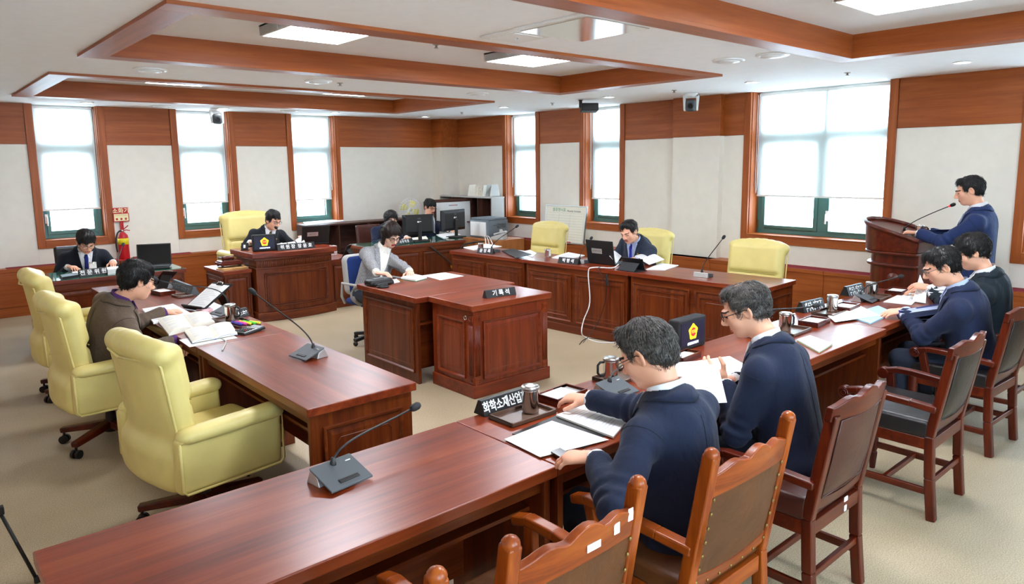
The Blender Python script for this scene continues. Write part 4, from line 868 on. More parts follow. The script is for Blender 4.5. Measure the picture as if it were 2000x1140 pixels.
    for q in (skin, lip, 'brow', 'eye_dark'): me.materials.append(MATS[q])
    me.polygons.foreach_set('material_index', np.concatenate(PM)); link('body', me, None, o)
    # hair
    hs = HAIR[hair]; s = SDF((-.13, -.16, -.16), (.13, .15, .16), .0045); s.ell((0, -.020, hs['cz']), hs['vol'], .01)
    if hair == 'bob':
        for sx in (-1, 1): s.cone((sx*.062, -.012, .03), (sx*.066, -.006, -.10), .036, .026, .03, flat=((1, 0, 0), 1.3))
        s.cone((0, -.06, .0), (0, -.055, -.10), .075, .06, .03)
    else:
        s.cone((-.03, .04, .098), (.035, .046, .094), .018, .018, .03); s.ell((0, -.055, -.02), (.066, .05, .06), .03)
    X, Y, Z = s.ax[0][:, None, None], s.ax[1][None, :, None], s.ax[2][None, None, :]
    ff = np.interp(s.ax[1], [-.16, -.03, -.022, .006, .012, .040, .046, .060, .15], [hs['nape'], hs['nape']+.018, hs['side']+.035, hs['side']+.035, hs['side'], hs['side']+.004, hs['front']-.02, hs['front'], hs['front']])[None, :, None]
    if hair == 'bob': ff = np.interp(s.ax[1], [-.16, .045, .055, .075, .15], [hs['nape'], hs['side'], -.02, hs['front'], hs['front']])[None, :, None]
    jag = .006*np.sin(X*140+seed)+.004*np.sin(X*260+Y*90); s.F = np.maximum(s.F, (ff+jag-Z)*.8)
    # keep hair a shell over the skull so the face stays free
    s.rough(.0028, 150, seed, (1.0, .35, .8)); s.rough(.003, 45, seed+9); Vv, Qq = s.mesh()
    me = np_mesh('hair', Vv, Qq); ho = link('hair', me, hairm, o); ho.matrix_local = Matrix.Translation(Hd) @ (Rh.to_4x4() @ Matrix.Scale(scale_head, 4))
    strands(me, nstr, .075 if hair == 'bob' else .042, seed, hairm, ho)
    if glasses:
        g = MB()
        for sx in (-1, 1):
            g.tube([(sx*.033+.0245*math.copysign(abs(math.cos(a))**.7, math.cos(a)), .1035-.10*abs(abs(sx*.033+.02*math.cos(a))-.02)*.5, .001+.0165*math.copysign(abs(math.sin(a))**.8, math.sin(a))) for a in [2*math.pi*i/18 for i in range(19)]], .0017, 6)
            g.tube([(sx*.0565, .099, .006), (sx*.074, .06, .007), (sx*.081, -.005, .008), (sx*.080, -.025, -.004)], .0018, 6)
        g.tube([(-.0095, .104, .005), (0, .108, .008), (.0095, .104, .005)], .0018, 6); go = g.build('glasses', glasses, o, smooth=True); go.matrix_local = Matrix.Translation(Hd) @ Rh.to_4x4()
        ln = MB()
        for sx in (-1, 1): ln.add([(sx*.033+.023*math.cos(a), .1015, .001+.0155*math.sin(a)) for a in [2*math.pi*i/16 for i in range(16)]], [tuple(range(16))])
        ln.build('lenses', 'window_glass', go)
    # jacket
    pts = [npv(p) for p in (Hc, N, *W.values(), *E.values(), *S.values())]; lo = np.min(pts, 0)-.22; hi = np.max(pts, 0)+.20; s = SDF(lo, hi, .0085)
    s.cone(Hc-u*.0+Vector((0, -.005, .0)), Ch, .170*f, .176*f, .03, flat=(fwd, 1.26)); s.cone(Ch, Sc-u*.05, .176*f, .150*f, .05, flat=(fwd, 1.34))
    s.cone(S[1]-rt*.012, N-u*.045-fwd*.01, .058, .058, .03); s.cone(S[-1]+rt*.012, N-u*.045-fwd*.01, .058, .058, .03); s.cone(Sc-u*.03, N-u*.03, .085, .066, .04); s.ell(Sc-fwd*.05-u*.09, (.15*f, .07, .12), .05)
    if not standing: s.ell(Hc+Vector((0, -.01, -.03)), (.185*f, .15, .10), .05)
    else: s.cone(Hc, Hc-Vector((0, 0, .16)), .165, .175, .03, flat=((0, 1, 0), 1.3))
    rg = random.Random(seed)
    for sd in (1, -1):
        wv = W[sd]+(E[sd]-W[sd]).normalized()*.028
        s.cone(S[sd], E[sd], .066*f, .058*f, .048, wave=(.007*fold, .95, .25, 5.5, rg.uniform(0, 6))); s.cone(E[sd], wv, .058*f, .046*f, .02, wave=(.007*fold, .08, .3, 5, rg.uniform(0, 6)))
        s.cone(W[sd]+(E[sd]-W[sd]).normalized()*.01, W[sd]-(E[sd]-W[sd]).normalized()*.05, .038, .038, .003, sub=True)
    s.rough(.0045*fold, 26, seed+3, (1.3, 1.3, .6)); s.rough(.0022*fold, 60, seed+5, (1, 1, .7))
    s.cone(N-u*.02+fwd*.005, N+u*.16+fwd*.02, .062, .066, .008, sub=True)
    s.ell(N+fwd*.085+u*.03, (.05, .05, .05), .015, sub=True)
    jo = soft('jacket' , s, jacket, o); bv = BVHTree.FromPolygons([v_.co.copy() for v_ in jo.data.vertices], [p.vertices[:] for p in jo.data.polygons])
    def surf(a, b, off):   # a across, b down from the neck point, on the front of the chest
        p = N+rt*a-u*b+fwd*.45; h = bv.ray_cast(p, -fwd)
        fb = N+rt*a-u*b+fwd*(.066+.30*max(0, b)-3.0*a*a)
        if h[0] is None or (h[0]-N).dot(fwd) < (fb-N).dot(fwd)-.004: return fb+fwd*off*.5
        return h[0]+fwd*off
    # collar of the jacket, shirt with collar and cuffs, tie, lapels
    cb = MB(); n_ = 14
    def ringpt(a, r, z): return N+rt*(math.sin(a)*r*1.02)-fwd*(math.cos(a)*r)+u*z+fwd*.008
    def band(mb, r0, z0, r1, z1, a0, a1, drop, th=.004):
        for off in (0, th): mb.sheet(lambda uu, vv: ringpt(a0+(a1-a0)*uu, (r0+(r1-r0)*vv)+off, z0+(z1-z0)*vv-drop*abs(2*uu-1)**2.2), n_, 3)
    sh = MB(); band(sh, .070*f, -.04, .0615*f, .070, -2.75, 2.75, .044)
    so = sh.build('shirt', shirt, o, smooth=True)
    for sd in (1, -1):
        ax = (W[sd]-E[sd]).normalized(); MB().tube([W[sd]-ax*.05, W[sd]-ax*.0, W[sd]+ax*.004], [.037, .0365, .034], 16).build('cuff', shirt, so, smooth=True)
    D = .27
    MB().sheet(lambda uu, vv: surf((2*uu-1)*(.066*(1-vv)**.9+.006), -.030+vv*(D+.030), .0035), 10, 20).build('shirt_front', shirt, so, smooth=True)
    for sd in (1, -1):   # collar points
        MB().add([surf(sd*.010, -.012, .010), surf(sd*.050, -.03, .012), surf(sd*.050, .030, .012), surf(sd*.026, .022, .012)], [(0, 1, 2, 3)]).build('collar_point', shirt, so, solid=.003)
    if not opencollar and tie:
        tw = lambda v_: .017+.010*v_ if v_ > .12 else .020
        MB().sheet(lambda uu, vv: surf((2*uu-1)*tw(vv), -.004+vv*(D+.06+.004), .0105+.003*(1-(2*uu-1)**2)), 4, 18).build('tie', tie, o, smooth=True)
    def down(a_, r):      # where the jacket surface lies below a point beside the neck
        q = ringpt(a_, r, .22); h = bv.ray_cast(q, -u)
        return h[0] if h[0] is not None and (q-h[0]).length < .40 else ringpt(a_, r, -.03)
    AR = 1.8; NC = 22; rows = []
    for i in range(NC+1):
        a_ = -AR+2*AR*i/NC; ww = abs(2*i/NC-1); top_ = ringpt(a_, .0705*f, .050-.075*ww**2.2); rb = (.116-.012*ww)*f; bot = down(a_, rb)+u*.006; rows.append((top_, (top_+bot)/2+u*.008+(bot-top_).normalized()*.004, bot))
    lb = MB(); lb.sheet(lambda uu, vv: rows[round(uu*NC)][round(vv*2)], NC, 2); lo_ = lb.build('lapel_collar', jacket, jo, smooth=True, solid=.006)
    MB().tube([r_[2]-u*.001 for r_ in rows], .0022, 5).build('collar_edge', 'seam_thread', lo_)
    for sd in (1, -1):    # seam where the sleeve is set in
        ax = (E[sd]-S[sd]).normalized(); p1_ = ax.orthogonal().normalized(); p2_ = ax.cross(p1_); q0 = S[sd]+ax*.005; run = []
        for i in range(33):
            dr = p1_*math.cos(i*math.pi/16)+p2_*math.sin(i*math.pi/16); h = bv.ray_cast(q0+dr*.20, -dr)
            if h[0] is not None and (h[0]-q0).length < .098 and (dr.dot(rt*sd) > -.35): run.append(h[0]+dr*.0003)
            else:
                if len(run) > 3: MB().tube(run, .0013, 5).build('sleeve_seam', 'seam_thread', jo)
                run = []
        if len(run) > 3: MB().tube(run, .0013, 5).build('sleeve_seam', 'seam_thread', jo)
    bp = []
    for i in range(14):
        q = N-u*(.05+.40*i/13)-fwd*.45; h = bv.ray_cast(q, fwd)
        if h[0] is not None: bp.append(h[0]-fwd*.0006)
    if len(bp) > 3: MB().tube(bp, .0013, 5).build('back_seam', 'seam_thread', jo)
    for sd in (1, -1):
        for k in range(3):
            ax = (W[sd]-E[sd]).normalized(); q = W[sd]-ax*(.045+.018*k); dr = Vector((0, -.4, -.9)); dr = (dr-ax*dr.dot(ax)).normalized(); h = bv.ray_cast(q+dr*.12, -dr)
            if h[0] is not None: MB().ball(h[0], .0055, 8, 6).build('sleeve_button', 'black', jo)
    for sd in (1, -1):
        MB().sheet(lambda uu, vv: surf(sd*((.066*(1-vv)**.9+.002)+uu*(.055*(1-vv)**.6*(1 if vv > .22 else .75)+.004)), .012+vv*D, .007), 4, 14).build('lapel', jacket, jo, smooth=True, solid=.004)
    if pin: MB().ball(surf(-.085, .085, .012), .009, 10, 8).build('lapel_pin', 'gold', jo)
    for k in range(2): MB().ball(surf(.004, D+.015+.09*k, .006), (.009, .006, .009), 10, 6).build('button', 'black', jo)
    # trousers and shoes
    if standing:
        kn = {sd: Vector((sd*.10, .03, hipz*.52)) for sd in (1, -1)}; an = {sd: Vector((sd*.105, -.01, .09)) for sd in (1, -1)}
    else:
        lg = legs or (.40, .36); kn = {sd: Vector((sd*.12, lg[0], .50)) for sd in (1, -1)}; an = {sd: Vector((sd*.12, lg[1], .10)) for sd in (1, -1)}
    s = SDF((-.30, -.25, .03), (.30, .60, hipz+.14), .012); s.ell(Hc+Vector((0, 0, -.03 if not standing else 0)), (.165*f, .125, .10), .03)
    for sd in (1, -1): h = Hc+Vector((sd*.085, .0, -.01)); s.cone(h, kn[sd], .088*f, .068*f, .03); s.cone(kn[sd], an[sd], .064*f, .050*f, .02)
    s.rough(.003, 24, seed+11); soft('trousers', s, trousers, o)
    for sd in (1, -1):
        s = SDF((an[sd].x-.07, an[sd].y-.10, 0), (an[sd].x+.07, an[sd].y+.25, .14), .008); s.ell((an[sd].x, an[sd].y+.06, .035), (.045, .135, .036), .01); s.cone((an[sd].x, an[sd].y, .10), (an[sd].x, an[sd].y, .04), .042, .042, .02); s.F = np.maximum(s.F, (.004-s.ax[2])[None, None, :]); soft('shoe', s, 'shoe', o)
    return o
def hnd(p, d, n=(0, 0, -1), curl=18, **k): return dict(p=p, d=d, n=n, curl=curl, **k)
TZ = .75
# the near row, backs to the camera
h9 = G(1262, 690, 1.135); h9b = G(1152, 772, .845)
person('man in navy suit nearest the camera, reaching toward a white note box', (2.03, 1.40, .55), 2, h9, (30, 10, 0), {'R': hnd(G(1150, 778, .825), Vector((-.25, .95, -.12)), (0.1, 0, -1), 20), 'L': hnd(G(1164, 893, .815), Vector((-.50, .85, -.10)), (.1, .1, -1), 20)}, 'suit_navy', 'shirt_white', 'tie_navy', hair='short', hairm='hair_grey', glasses='black', seed=4, nstr=3200, elbow={'R': (.5, -.1, -.8), 'L': (-.8, -.5, -.5)}, pin=False)
h10 = G(1455, 603, 1.165)
person('man in navy suit lifting a sheet of paper, second from the camera', (2.86, 1.40, .55), 6, h10, (24, 22, 0), {'L': hnd(G(1416, 748, .83), Vector((-.25, .75, .55)), (.9, .25, .1), 26), 'R': hnd(G(1432, 742, .80), Vector((-.35, .9, .1)), (-.2, 0, -1), 24)}, 'suit_navy', 'shirt_white', 'tie_red', hair='thin', hairm='hair_grey', glasses='black', seed=8, nstr=3000, elbow={'L': (-.6, -.5, -.8), 'R': (.8, -.2, -.7)})
h11 = G(1838, 520, 1.14)
person('man in navy suit with thin glasses beside the empty black leather chair', (5.16, 1.36, .55), 8, h11, (26, 20, 0), {'L': hnd(G(1768, 606, .81), Vector((-.55, .75, -.15)), (.2, .1, -1), 16), 'R': hnd(G(1806, 607, .79), Vector((-.6, .7, 0)), (-.3, 0, -1), 24)}, 'suit_navy_mid', 'shirt_blue', 'tie_navy', hair='short', hairm='hair_black', glasses='grey_dark', seed=12, nstr=2000, elbow={'L': (-.7, -.6, -.5), 'R': (.8, -.3, -.6)})
h12 = G(1898, 492, 1.165)
person('man in dark suit at the right edge, farthest of the near row', (5.90, 1.46, .55), 5, h12, (22, 16, 0), {'L': hnd(G(1818, 562, .86), Vector((-.3, .9, .1)), (.5, 0, -1), 24), 'R': hnd(Vector((6.05, 1.95, .80)), Vector((-.3, .9, 0)), (0, 0, -1), 22)}, 'suit_green', 'shirt_white', 'tie_grey', hair='fringe', hairm='hair_black', glasses='black', seed=15, nstr=2000)
# speaker standing at the lectern
h8 = GX(1893, 372, 7.02)
person('man in blue suit standing and speaking at the lectern', (7.05, 1.90, .92), 6, h8, (16, 14, 0), {'L': hnd(Vector((6.92, 2.33, 1.17)), Vector((.1, .95, 0)), (0, 0, -1), 20), 'R': hnd(Vector((7.2, 2.33, 1.16)), Vector((-.1, .95, 0)), (0, 0, -1), 20)}, 'suit_blue', 'shirt_white', 'tie_blue', 'suit_blue', hair='short', hairm='hair_black', standing=True, seed=20, nstr=1600)
# left row
h1 = G(268, 548, 1.095)
person('man in brown tweed jacket with purple shirt reading at the left desk', (.96, 5.22, .56), -84, h1, (16, 4, 0), {'R': hnd(G(345, 664, .72), Vector((.55, .45, -.6)), (0, 0, -1), 28), 'L': hnd(Vector((1.42, 5.46, .79)), Vector((.8, .2, -.1)), (0, 0, -1), 22)}, 'tweed_brown', 'shirt_purple', None, 'trouser_dark', hair='full', hairm='hair_black', glasses='black', seed=23, nstr=2000, opencollar=True, elbow={'R': (.7, -.7, -.4), 'L': (-.25, -.2, -1)})
h2 = G(168, 472, 1.05)
person('man in dark suit and blue tie writing beside the fire extinguisher', (1.56, 9.17, .54), 178, h2, (34, 6, 0), {'R': hnd(Vector((1.36, 8.72, .80)), Vector((.3, -.9, 0)), (0, 0, -1), 22), 'L': hnd(Vector((1.80, 8.82, .80)), Vector((-.1, -.9, -.1)), (0, 0, -1), 26)}, 'suit_dark', 'shirt_white', 'tie_navy', hair='fringe', hairm='hair_black', glasses='black', seed=27)
h3 = G(534, 430, 1.14)
person('presiding man in charcoal suit speaking into a microphone', (3.70, 9.36, .58), 176, h3, (20, 18, 0), {'R': hnd(Vector((3.42, 8.98, .88)), Vector((.2, -.9, 0)), (0, 0, -1), 24), 'L': hnd(Vector((4.08, 8.92, .89)), Vector((.0, -.8, .15)), (-.5, 0, -1), 24)}, 'suit_char', 'shirt_white', 'tie_olive', hair='full', hairm='hair_black', glasses='grey_dark', seed=31, pin=True)
h4 = G(764, 458, 1.135)
person('woman in grey check jacket keeping the record at the central desk', (3.58, 6.33, .54), 180, h4, (30, -4, 0), {'R': hnd(G(741, 541, .79), Vector((.6, -.75, -.05)), (0, 0, -1), 24), 'L': hnd(G(806, 533, .79), Vector((-.5, -.8, -.05)), (0, 0, -1), 28)}, 'jacket_grey', 'blouse', None, 'trouser_dark', hair='bob', hairm='hair_brown', glasses='black', female=True, skin='skin_pale', lip='lip_red', seed=35, opencollar=True)
h5 = G(764, 428, 1.055)
person('woman in navy jacket with straight bob behind the staff desk', (5.42, 9.12, .54), 168, h5, (8, -4, 0), {'R': hnd(Vector((5.25, 8.72, .79)), Vector((.2, -.9, 0)), (0, 0, -1), 22), 'L': hnd(Vector((5.62, 8.74, .79)), Vector((-.2, -.9, 0)), (0, 0, -1), 22)}, 'suit_navy', 'shirt_white', None, hair='bob', hairm='hair_black', female=True, skin='skin_pale', seed=39, opencollar=True)
h6 = G(840, 404, 1.155)
person('man in navy suit with glasses writing behind the monitors', (6.45, 9.36, .56), 172, h6, (18, 12, 0), {'R': hnd(G(845, 468, .80), Vector((.4, -.85, -.15)), (0, 0, -1), 30), 'L': hnd(G(912, 462, .79), Vector((0, -.95, 0)), (0, 0, -1), 20)}, 'suit_navy', 'shirt_white', 'tie_grey', hair='fringe', hairm='hair_black', glasses='black', seed=43)
h7 = G(1228, 452, 1.085)
person('man in slate suit with royal blue tie reading at the right-hand desk', (6.44, 5.03, .55), 92, h7, (24, 4, 4), {'R': hnd(Vector((5.96, 5.22, .80)), Vector((-.9, -.2, 0)), (0, 0, -1), 22), 'L': hnd(Vector((5.98, 4.80, .80)), Vector((-.9, .1, 0)), (0, 0, -1), 22)}, 'suit_slate', 'shirt_blue', 'tie_royal', hair='short', hairm='hair_black', seed=47, pin=True)
# ================================================================== things on the desks
def at_len(root, L, px, py, far=True):               # point on a pixel's line of sight at distance L from root
    d = ray(px, py).normalized(); c = Vector((0, 0, CAMZ)); oc = c-root; b = oc.dot(d); q = b*b-(oc.dot(oc)-L*L)
    t = -b+(math.sqrt(q) if far else -math.sqrt(q)) if q > 0 else -b
    return c+d*t
def bez(p0, p1, p2, p3, n=14):
    return [p0*(1-t)**3+p1*3*t*(1-t)**2+p2*3*t*t*(1-t)+p3*t**3 for t in [i/n for i in range(n+1)]]
def mic(label, px, py, z, rz, tip, L=.36, far=True, style='black', ring=False, rootoff=(0, .03, .045), base=True, bend=.35):
    loc = G(px, py, z) if not isinstance(px, Vector) else px; o = thing('gooseneck_microphone', label, 'microphone', loc, math.radians(rz), 'gooseneck desk microphones'); Mi = (Matrix.Translation(loc) @ Matrix.Rotation(math.radians(rz), 4, 'Z')).inverted()
    if base:   # wedge: low toward the user (-y), high at the back
        def wedge(x, y0, y1, z0, za, zb): return [(-x, y0, z0), (x, y0, z0), (x, y1, z0), (-x, y1, z0), (-x, y0, za), (x, y0, za), (x, y1, zb), (-x, y1, zb)]
        F = [(0, 3, 2, 1), (4, 5, 6, 7), (0, 1, 5, 4), (1, 2, 6, 5), (2, 3, 7, 6), (3, 0, 4, 7)]
        if style == 'black':
            b = MB().add([(-.085, -.08, .006), (.085, -.08, .006), (.085, .045, .052), (-.085, .045, .052), (-.085, -.08, .014), (.085, -.08, .014), (.085, .05, .060), (-.085, .05, .060)], F).build('base_plate', 'grey_dark', o, .003)
            MB().add([(-.08, .0, 0), (.08, .0, 0), (.08, .075, 0), (-.08, .075, 0), (-.08, .01, .034), (.08, .01, .034), (.08, .05, .055), (-.08, .05, .055)], F).build('base_foot', 'silver', o, .004)
            MB().box(-.035, .045, -.062, -.045, .021, .0265, Rx(19.5)).build('talk_button', 'black', b, .002); MB().box(.045, .065, .02, .024, .049, .052).build('logo_strip', 'white_matte', b)
        else:
            MB().add(wedge(.075, -.05, .05, 0, .03, .045), F).build('base_plate', 'grey_dark', o, .004); MB().add([(-.076, .035, 0), (.076, .035, 0), (.076, .062, 0), (-.076, .062, 0), (-.076, .045, .046), (.076, .045, .046), (.076, .052, .046), (-.076, .052, .046)], F).build('base_foot', 'silver', o, .004)
    r = Vector(rootoff); wr = Mi.inverted() @ r; T = at_len(wr, L, tip[0], tip[1], far); t = Mi @ T
    up = Vector((0, 0, 1)); pts = bez(r, r+up*L*bend*.6, t-(t-r-up*L*.12)*.55, t, 16)
    g = MB(); g.tube(pts, [.0065]+[.0042]*(len(pts)-1), 8); gn = g.build('gooseneck', 'black', o, smooth=True)
    MB().tube([r-up*.006, r+up*.012, r+up*.03], [.014, .011, .006], 12).build('neck_socket', 'black', o, smooth=True)
    d = (pts[-1]-pts[-2]).normalized(); MB().tube([t-d*.012, t-d*.004, t+d*.008, t+d*.026, t+d*.036, t+d*.040], [.007, .0125, .0155, .0155, .011, .004], 14).build('foam_head', 'black_soft', gn, smooth=True)
    if ring: MB().tube([t-d*.02, t-d*.008], .0095, 14).build('status_ring', 'mic_ring_red', gn)
    return o
mic('black gooseneck microphone on the bare desk nearest the camera', 662, 938, .75, 8, (806, 797), .40)
mic('gooseneck microphone standing alone on the bare left desk', 604, 697, .75, -82, (497, 572), .46)
mic('gooseneck microphone bent toward the man in the brown jacket', 440, 614, .75, -80, (306, 546), .44, bend=.8)
mic('gooseneck microphone on the far left desk behind the brown jacket', 316, 563, .75, -85, (296, 540), .34)
mic('gooseneck microphone before the nearest seated man', 1200, 768, .75, 2, (1226, 704), .24)
mic('gooseneck microphone before the man lifting a paper', 1470, 655, .75, 4, (1590, 597), .46, bend=.6)
mic('gooseneck microphone before the man with thin glasses', 1688, 588, .75, 6, (1757, 540), .42)
mic('gooseneck microphone on the far end of the right-hand desks', 964, 492, .75, 92, (1008, 443), .40, style='silver')
mic('gooseneck microphone partly behind the laptop on the right-hand desk', 1136, 513, .75, 92, (1154, 466), .36, style='silver')
mic('gooseneck microphone alone on the bare right-hand desk', 1374, 540, .75, 92, (1412, 465), .44, style='silver')
mic('gooseneck microphone at the mouth of the presiding man', G(560, 486, .83), 0, 0, 180, (540, 446), .32, far=False, style='silver')
mic('grey flexible microphone beside the man at the fire extinguisher', G(229, 528, .757), 0, 0, 180, (240, 479), .32, style='silver')
c = GX(1766, 449, 7.05); mic('lectern microphone with a glowing red ring', Vector((c.x, c.y, c.z-.03)), 0, 0, 0, (1858, 401), .52, far=False, ring=True, base=False, rootoff=(0, 0, .03), bend=.15)
# ---- name plates
def plate(label, a, b, z, lines, h=.062, dep=.07, txt=.040, tilt=.35, mat='black', ink='white_gloss', name='name_plate', sx=1.0, blocks=False, spread=True):
    A, B = G(a[0], a[1], z), G(b[0], b[1], z); x = (B-A).normalized(); L = (B-A).length; back = Vector((-x.y, x.x, 0)); o = thing(name, label, 'name plate', (A+B)/2, 0, 'black name plates')
    O = (A+B)/2; P = lambda u, d, zz: x*u+back*d+Vector((0, 0, zz))
    MB().prism([(0, 0), (dep, 0), (dep*.62, h), (dep*tilt, h)], -L/2, L/2, lambda d, zz, t: P(t, d, zz)).build('plate_body', mat, o, .002)
    up = P(0, dep*tilt, h).normalized(); n = x.cross(up)
    if n.dot(back) > 0: n = -n
    for i, ln in enumerate(lines):
        c = up*(math.hypot(dep*tilt, h)*((.5 if len(lines) == 1 else (.70, .28)[i])))+n*.0015
        if blocks:
            m = MB(); rg = random.Random(i+5); k = 7; w_ = L*.8/k
            for q in range(k):
                cx = -L*.4+w_*(q+.5)
                for _ in range(3): du, dv = rg.uniform(-.3, .3)*w_, rg.uniform(-.35, .35)*txt; hw, hh = (w_*.38, txt*.07) if rg.random() < .5 else (w_*.1, txt*.33); p = c+x*(cx+du)+up*dv; m.add([p-x*hw-up*hh, p+x*hw-up*hh, p+x*hw+up*hh, p-x*hw+up*hh], [(0, 1, 2, 3)])
            m.build('lettering', ink, o)['kind'] = 'stuff'
        else: text(ln, txt, ink, o, frame(c, x, up), bold=.0012, sx=sx)
    return o
plate('black name plate on the podium before the record desk', (951, 583), (1009, 575), .75, ['기 록 석'], .062, .07, .052)
plate('black name plate at the far end of the right-hand desks', (931, 494), (962, 496), .75, ['윤 정 록'], .062, .07, .048)
plate('black name plate left of the laptop on the right-hand desk', (1089, 513), (1128, 517), .75, ['박 병 석'], .062, .07, .048)
plate('long black name plate on the presiding desk', (543, 490), (616, 484), .83, ['위 원 장  장 윤 호'], .075, .08, .055)
plate('black name plate on the staff desk', (774, 479), (808, 473), .757, ['사 무 직 원'], .06, .07, .048)
plate('black name plate on the left glass-topped desk', (156, 541), (211, 535), .757, ['전 문 위 원'], .07, .07, .055)
plate('name plate with bold brush letters by the nearest mug', (948, 815), (1034, 787), .75, ['화학소재산업과'], .066, .08, .052, sx=.78)
plate('name plate with two rows of letters left of the row of mugs', (1572, 612), (1613, 602), .75, ['', ''], .075, .08, .030, blocks=True)
plate('name plate with two rows of letters farthest along the near row', (1659, 579), (1690, 571), .75, ['', ''], .075, .08, .030, blocks=True)
plate('dark name plate seen from behind on the far left desk', (333, 562), (372, 578), .75, [''], .075, .08, .04, mat='grey_dark', blocks=True, ink='grey_mid')
plate('black name plate behind the mug on the left desk', (466, 622), (488, 616), .75, [''], .06, .07, .03, blocks=True)
# ---- steel mugs on trays
def mug(label, px, py, z, hdl=None, h=.118, r=.038, lid=True):
    loc = G(px, py, z) if not isinstance(px, Vector) else px; o = thing('steel_mug', label, 'mug', loc, 0, 'steel mugs')
    MB().lathe([(r*.93, 0), (r*.96, .004), (r, .012), (r, h*.83), (r*1.02, h*.84), (r*1.02, h*.86)], n=28).build('mug_body', 'chrome', o, smooth=True)
    if lid: MB().lathe([(r*1.03, h*.86), (r*1.05, h*.95), (r*.98, h*.985), (r*.5, h), (.004, h)], n=28).build('lid', 'steel', o, smooth=True)
    else: MB().lathe([(r*1.02, h*.86), (r, h), (r*.95, h), (r*.93, h*.5)], n=28).build('rim', 'chrome', o, smooth=True)
    if hdl is not None:
        d = Vector((math.cos(math.radians(hdl)), math.sin(math.radians(hdl)), 0)); z_ = Vector((0, 0, 1))
        MB().tube([d*r*.9+z_*h*.80, d*(r+.018)+z_*h*.80, d*(r+.03)+z_*h*.68, d*(r+.03)+z_*h*.35, d*(r+.018)+z_*h*.22, d*r*.9+z_*h*.22], .0065, 8).build('handle', 'black', o, smooth=True)
def tray(label, px, py, z, rz, w_=.24, d=.14, mat='tray_brown'):
    loc = G(px, py, z); o = thing('serving_tray', label, 'tray', loc, math.radians(rz), 'brown mug trays')
    MB().box(-w_/2, w_/2, -d/2, d/2, 0, .005).build('tray_floor', mat, o, .002); m = MB(); q = .008
    for a in ((-w_/2-q, w_/2+q, -d/2-q, -d/2), (-w_/2-q, w_/2+q, d/2, d/2+q), (-w_/2-q, -w_/2, -d/2, d/2), (w_/2, w_/2+q, -d/2, d/2)): m.box(*a, .001, .02)
    m.build('tray_rim', mat, o, .004)
    return loc.z+.006
tray('brown tray under the nearest steel mug', 1022, 812, .75, 0); mug('steel mug nearest the camera, on a brown tray', 1036, 803, .757)
tray('brown tray under the steel mug before the nearest man', 1212, 738, .75, 0); mug('steel mug with black handle before the nearest seated man', 1193, 742, .757, 150)
tray('brown tray under the steel mug behind the reading man', 1545, 648, .75, 3); mug('steel mug with thin handle behind the shoulder of the reading man', 1533, 645, .757, -20)
tray('brown tray under the middle mug of the near row', 1620, 612, .75, 3); mug('steel mug without visible handle between two name plates', 1625, 607, .757)
tray('brown tray under the farthest mug of the near row', 1710, 582, .75, 3); mug('steel mug with handle beside the far microphone of the near row', 1700, 579, .757, -20)
tray('brown tray under the mug on the left desk', 450, 628, .75, -80); mug('steel mug with black handle on the left desk', 451, 625, .757, -40)
mug('steel cup behind a name plate at the far end of the right-hand desks', 939, 490, .75, None, .10, .036, False); mug('steel cup before the empty chair at the whiteboard', 1070, 503, .75, None, .10, .036, False)
mug('steel cup on the left glass-topped desk', 182, 530, .757, None, .10, .036, False); c = GX(1793, 468, 7.05); mug('steel cup standing on the lectern', Vector((7.02, c.y-.02, 1.135)), 0, 0, -60, .10, .036, False)
tray('small empty wooden tray on the far left desk', 356, 579, .75, -84, .13, .11)
# ---- boxes with note paper
def notebox(label, px, py, z, rz, w_=.21, d=.13):
    o = thing('note_box', label, 'note box', G(px, py, z), math.radians(rz), 'wooden note boxes'); m = MB(); q = .008
    m.box(-w_/2, w_/2, -d/2, d/2, 0, .02); b = m.build('box_body', 'chairdark_x', o, .002); r = MB()
    for a in ((-w_/2, w_/2, -d/2, -d/2+q), (-w_/2, w_/2, d/2-q, d/2), (-w_/2, -w_/2+q, -d/2+q, d/2-q), (w_/2-q, w_/2, -d/2+q, d/2-q)): r.box(*a, .02, .036)
    r.build('box_rim', 'chairdark_x', o, .001); MB().box(-w_/2+.012, w_/2-.05, -d/2+.012, d/2-.012, .02, .031).build('note_paper', 'paper', o, .001); MB().box(w_/2-.045, w_/2-.012, -d/2+.012, d/2-.012, .02, .027).build('pen_rest', 'steel', o, .001)
notebox('wooden box of white note paper under the reaching hand', 1098, 778, .75, 4); notebox('wooden box of note paper beside the green booklet', 1590, 633, .75, 4); notebox('wooden box of note paper beside the second name plate', 1652, 604, .75, 4); notebox('wooden box of note paper farthest along the near row', 1752, 573, .75, 4); notebox('wooden box of note paper on the far left desk', 318, 574, .75, -82)
notebox('wooden pen and note box before the emblem screen', 1338, 702, .75, 6, .2, .09)
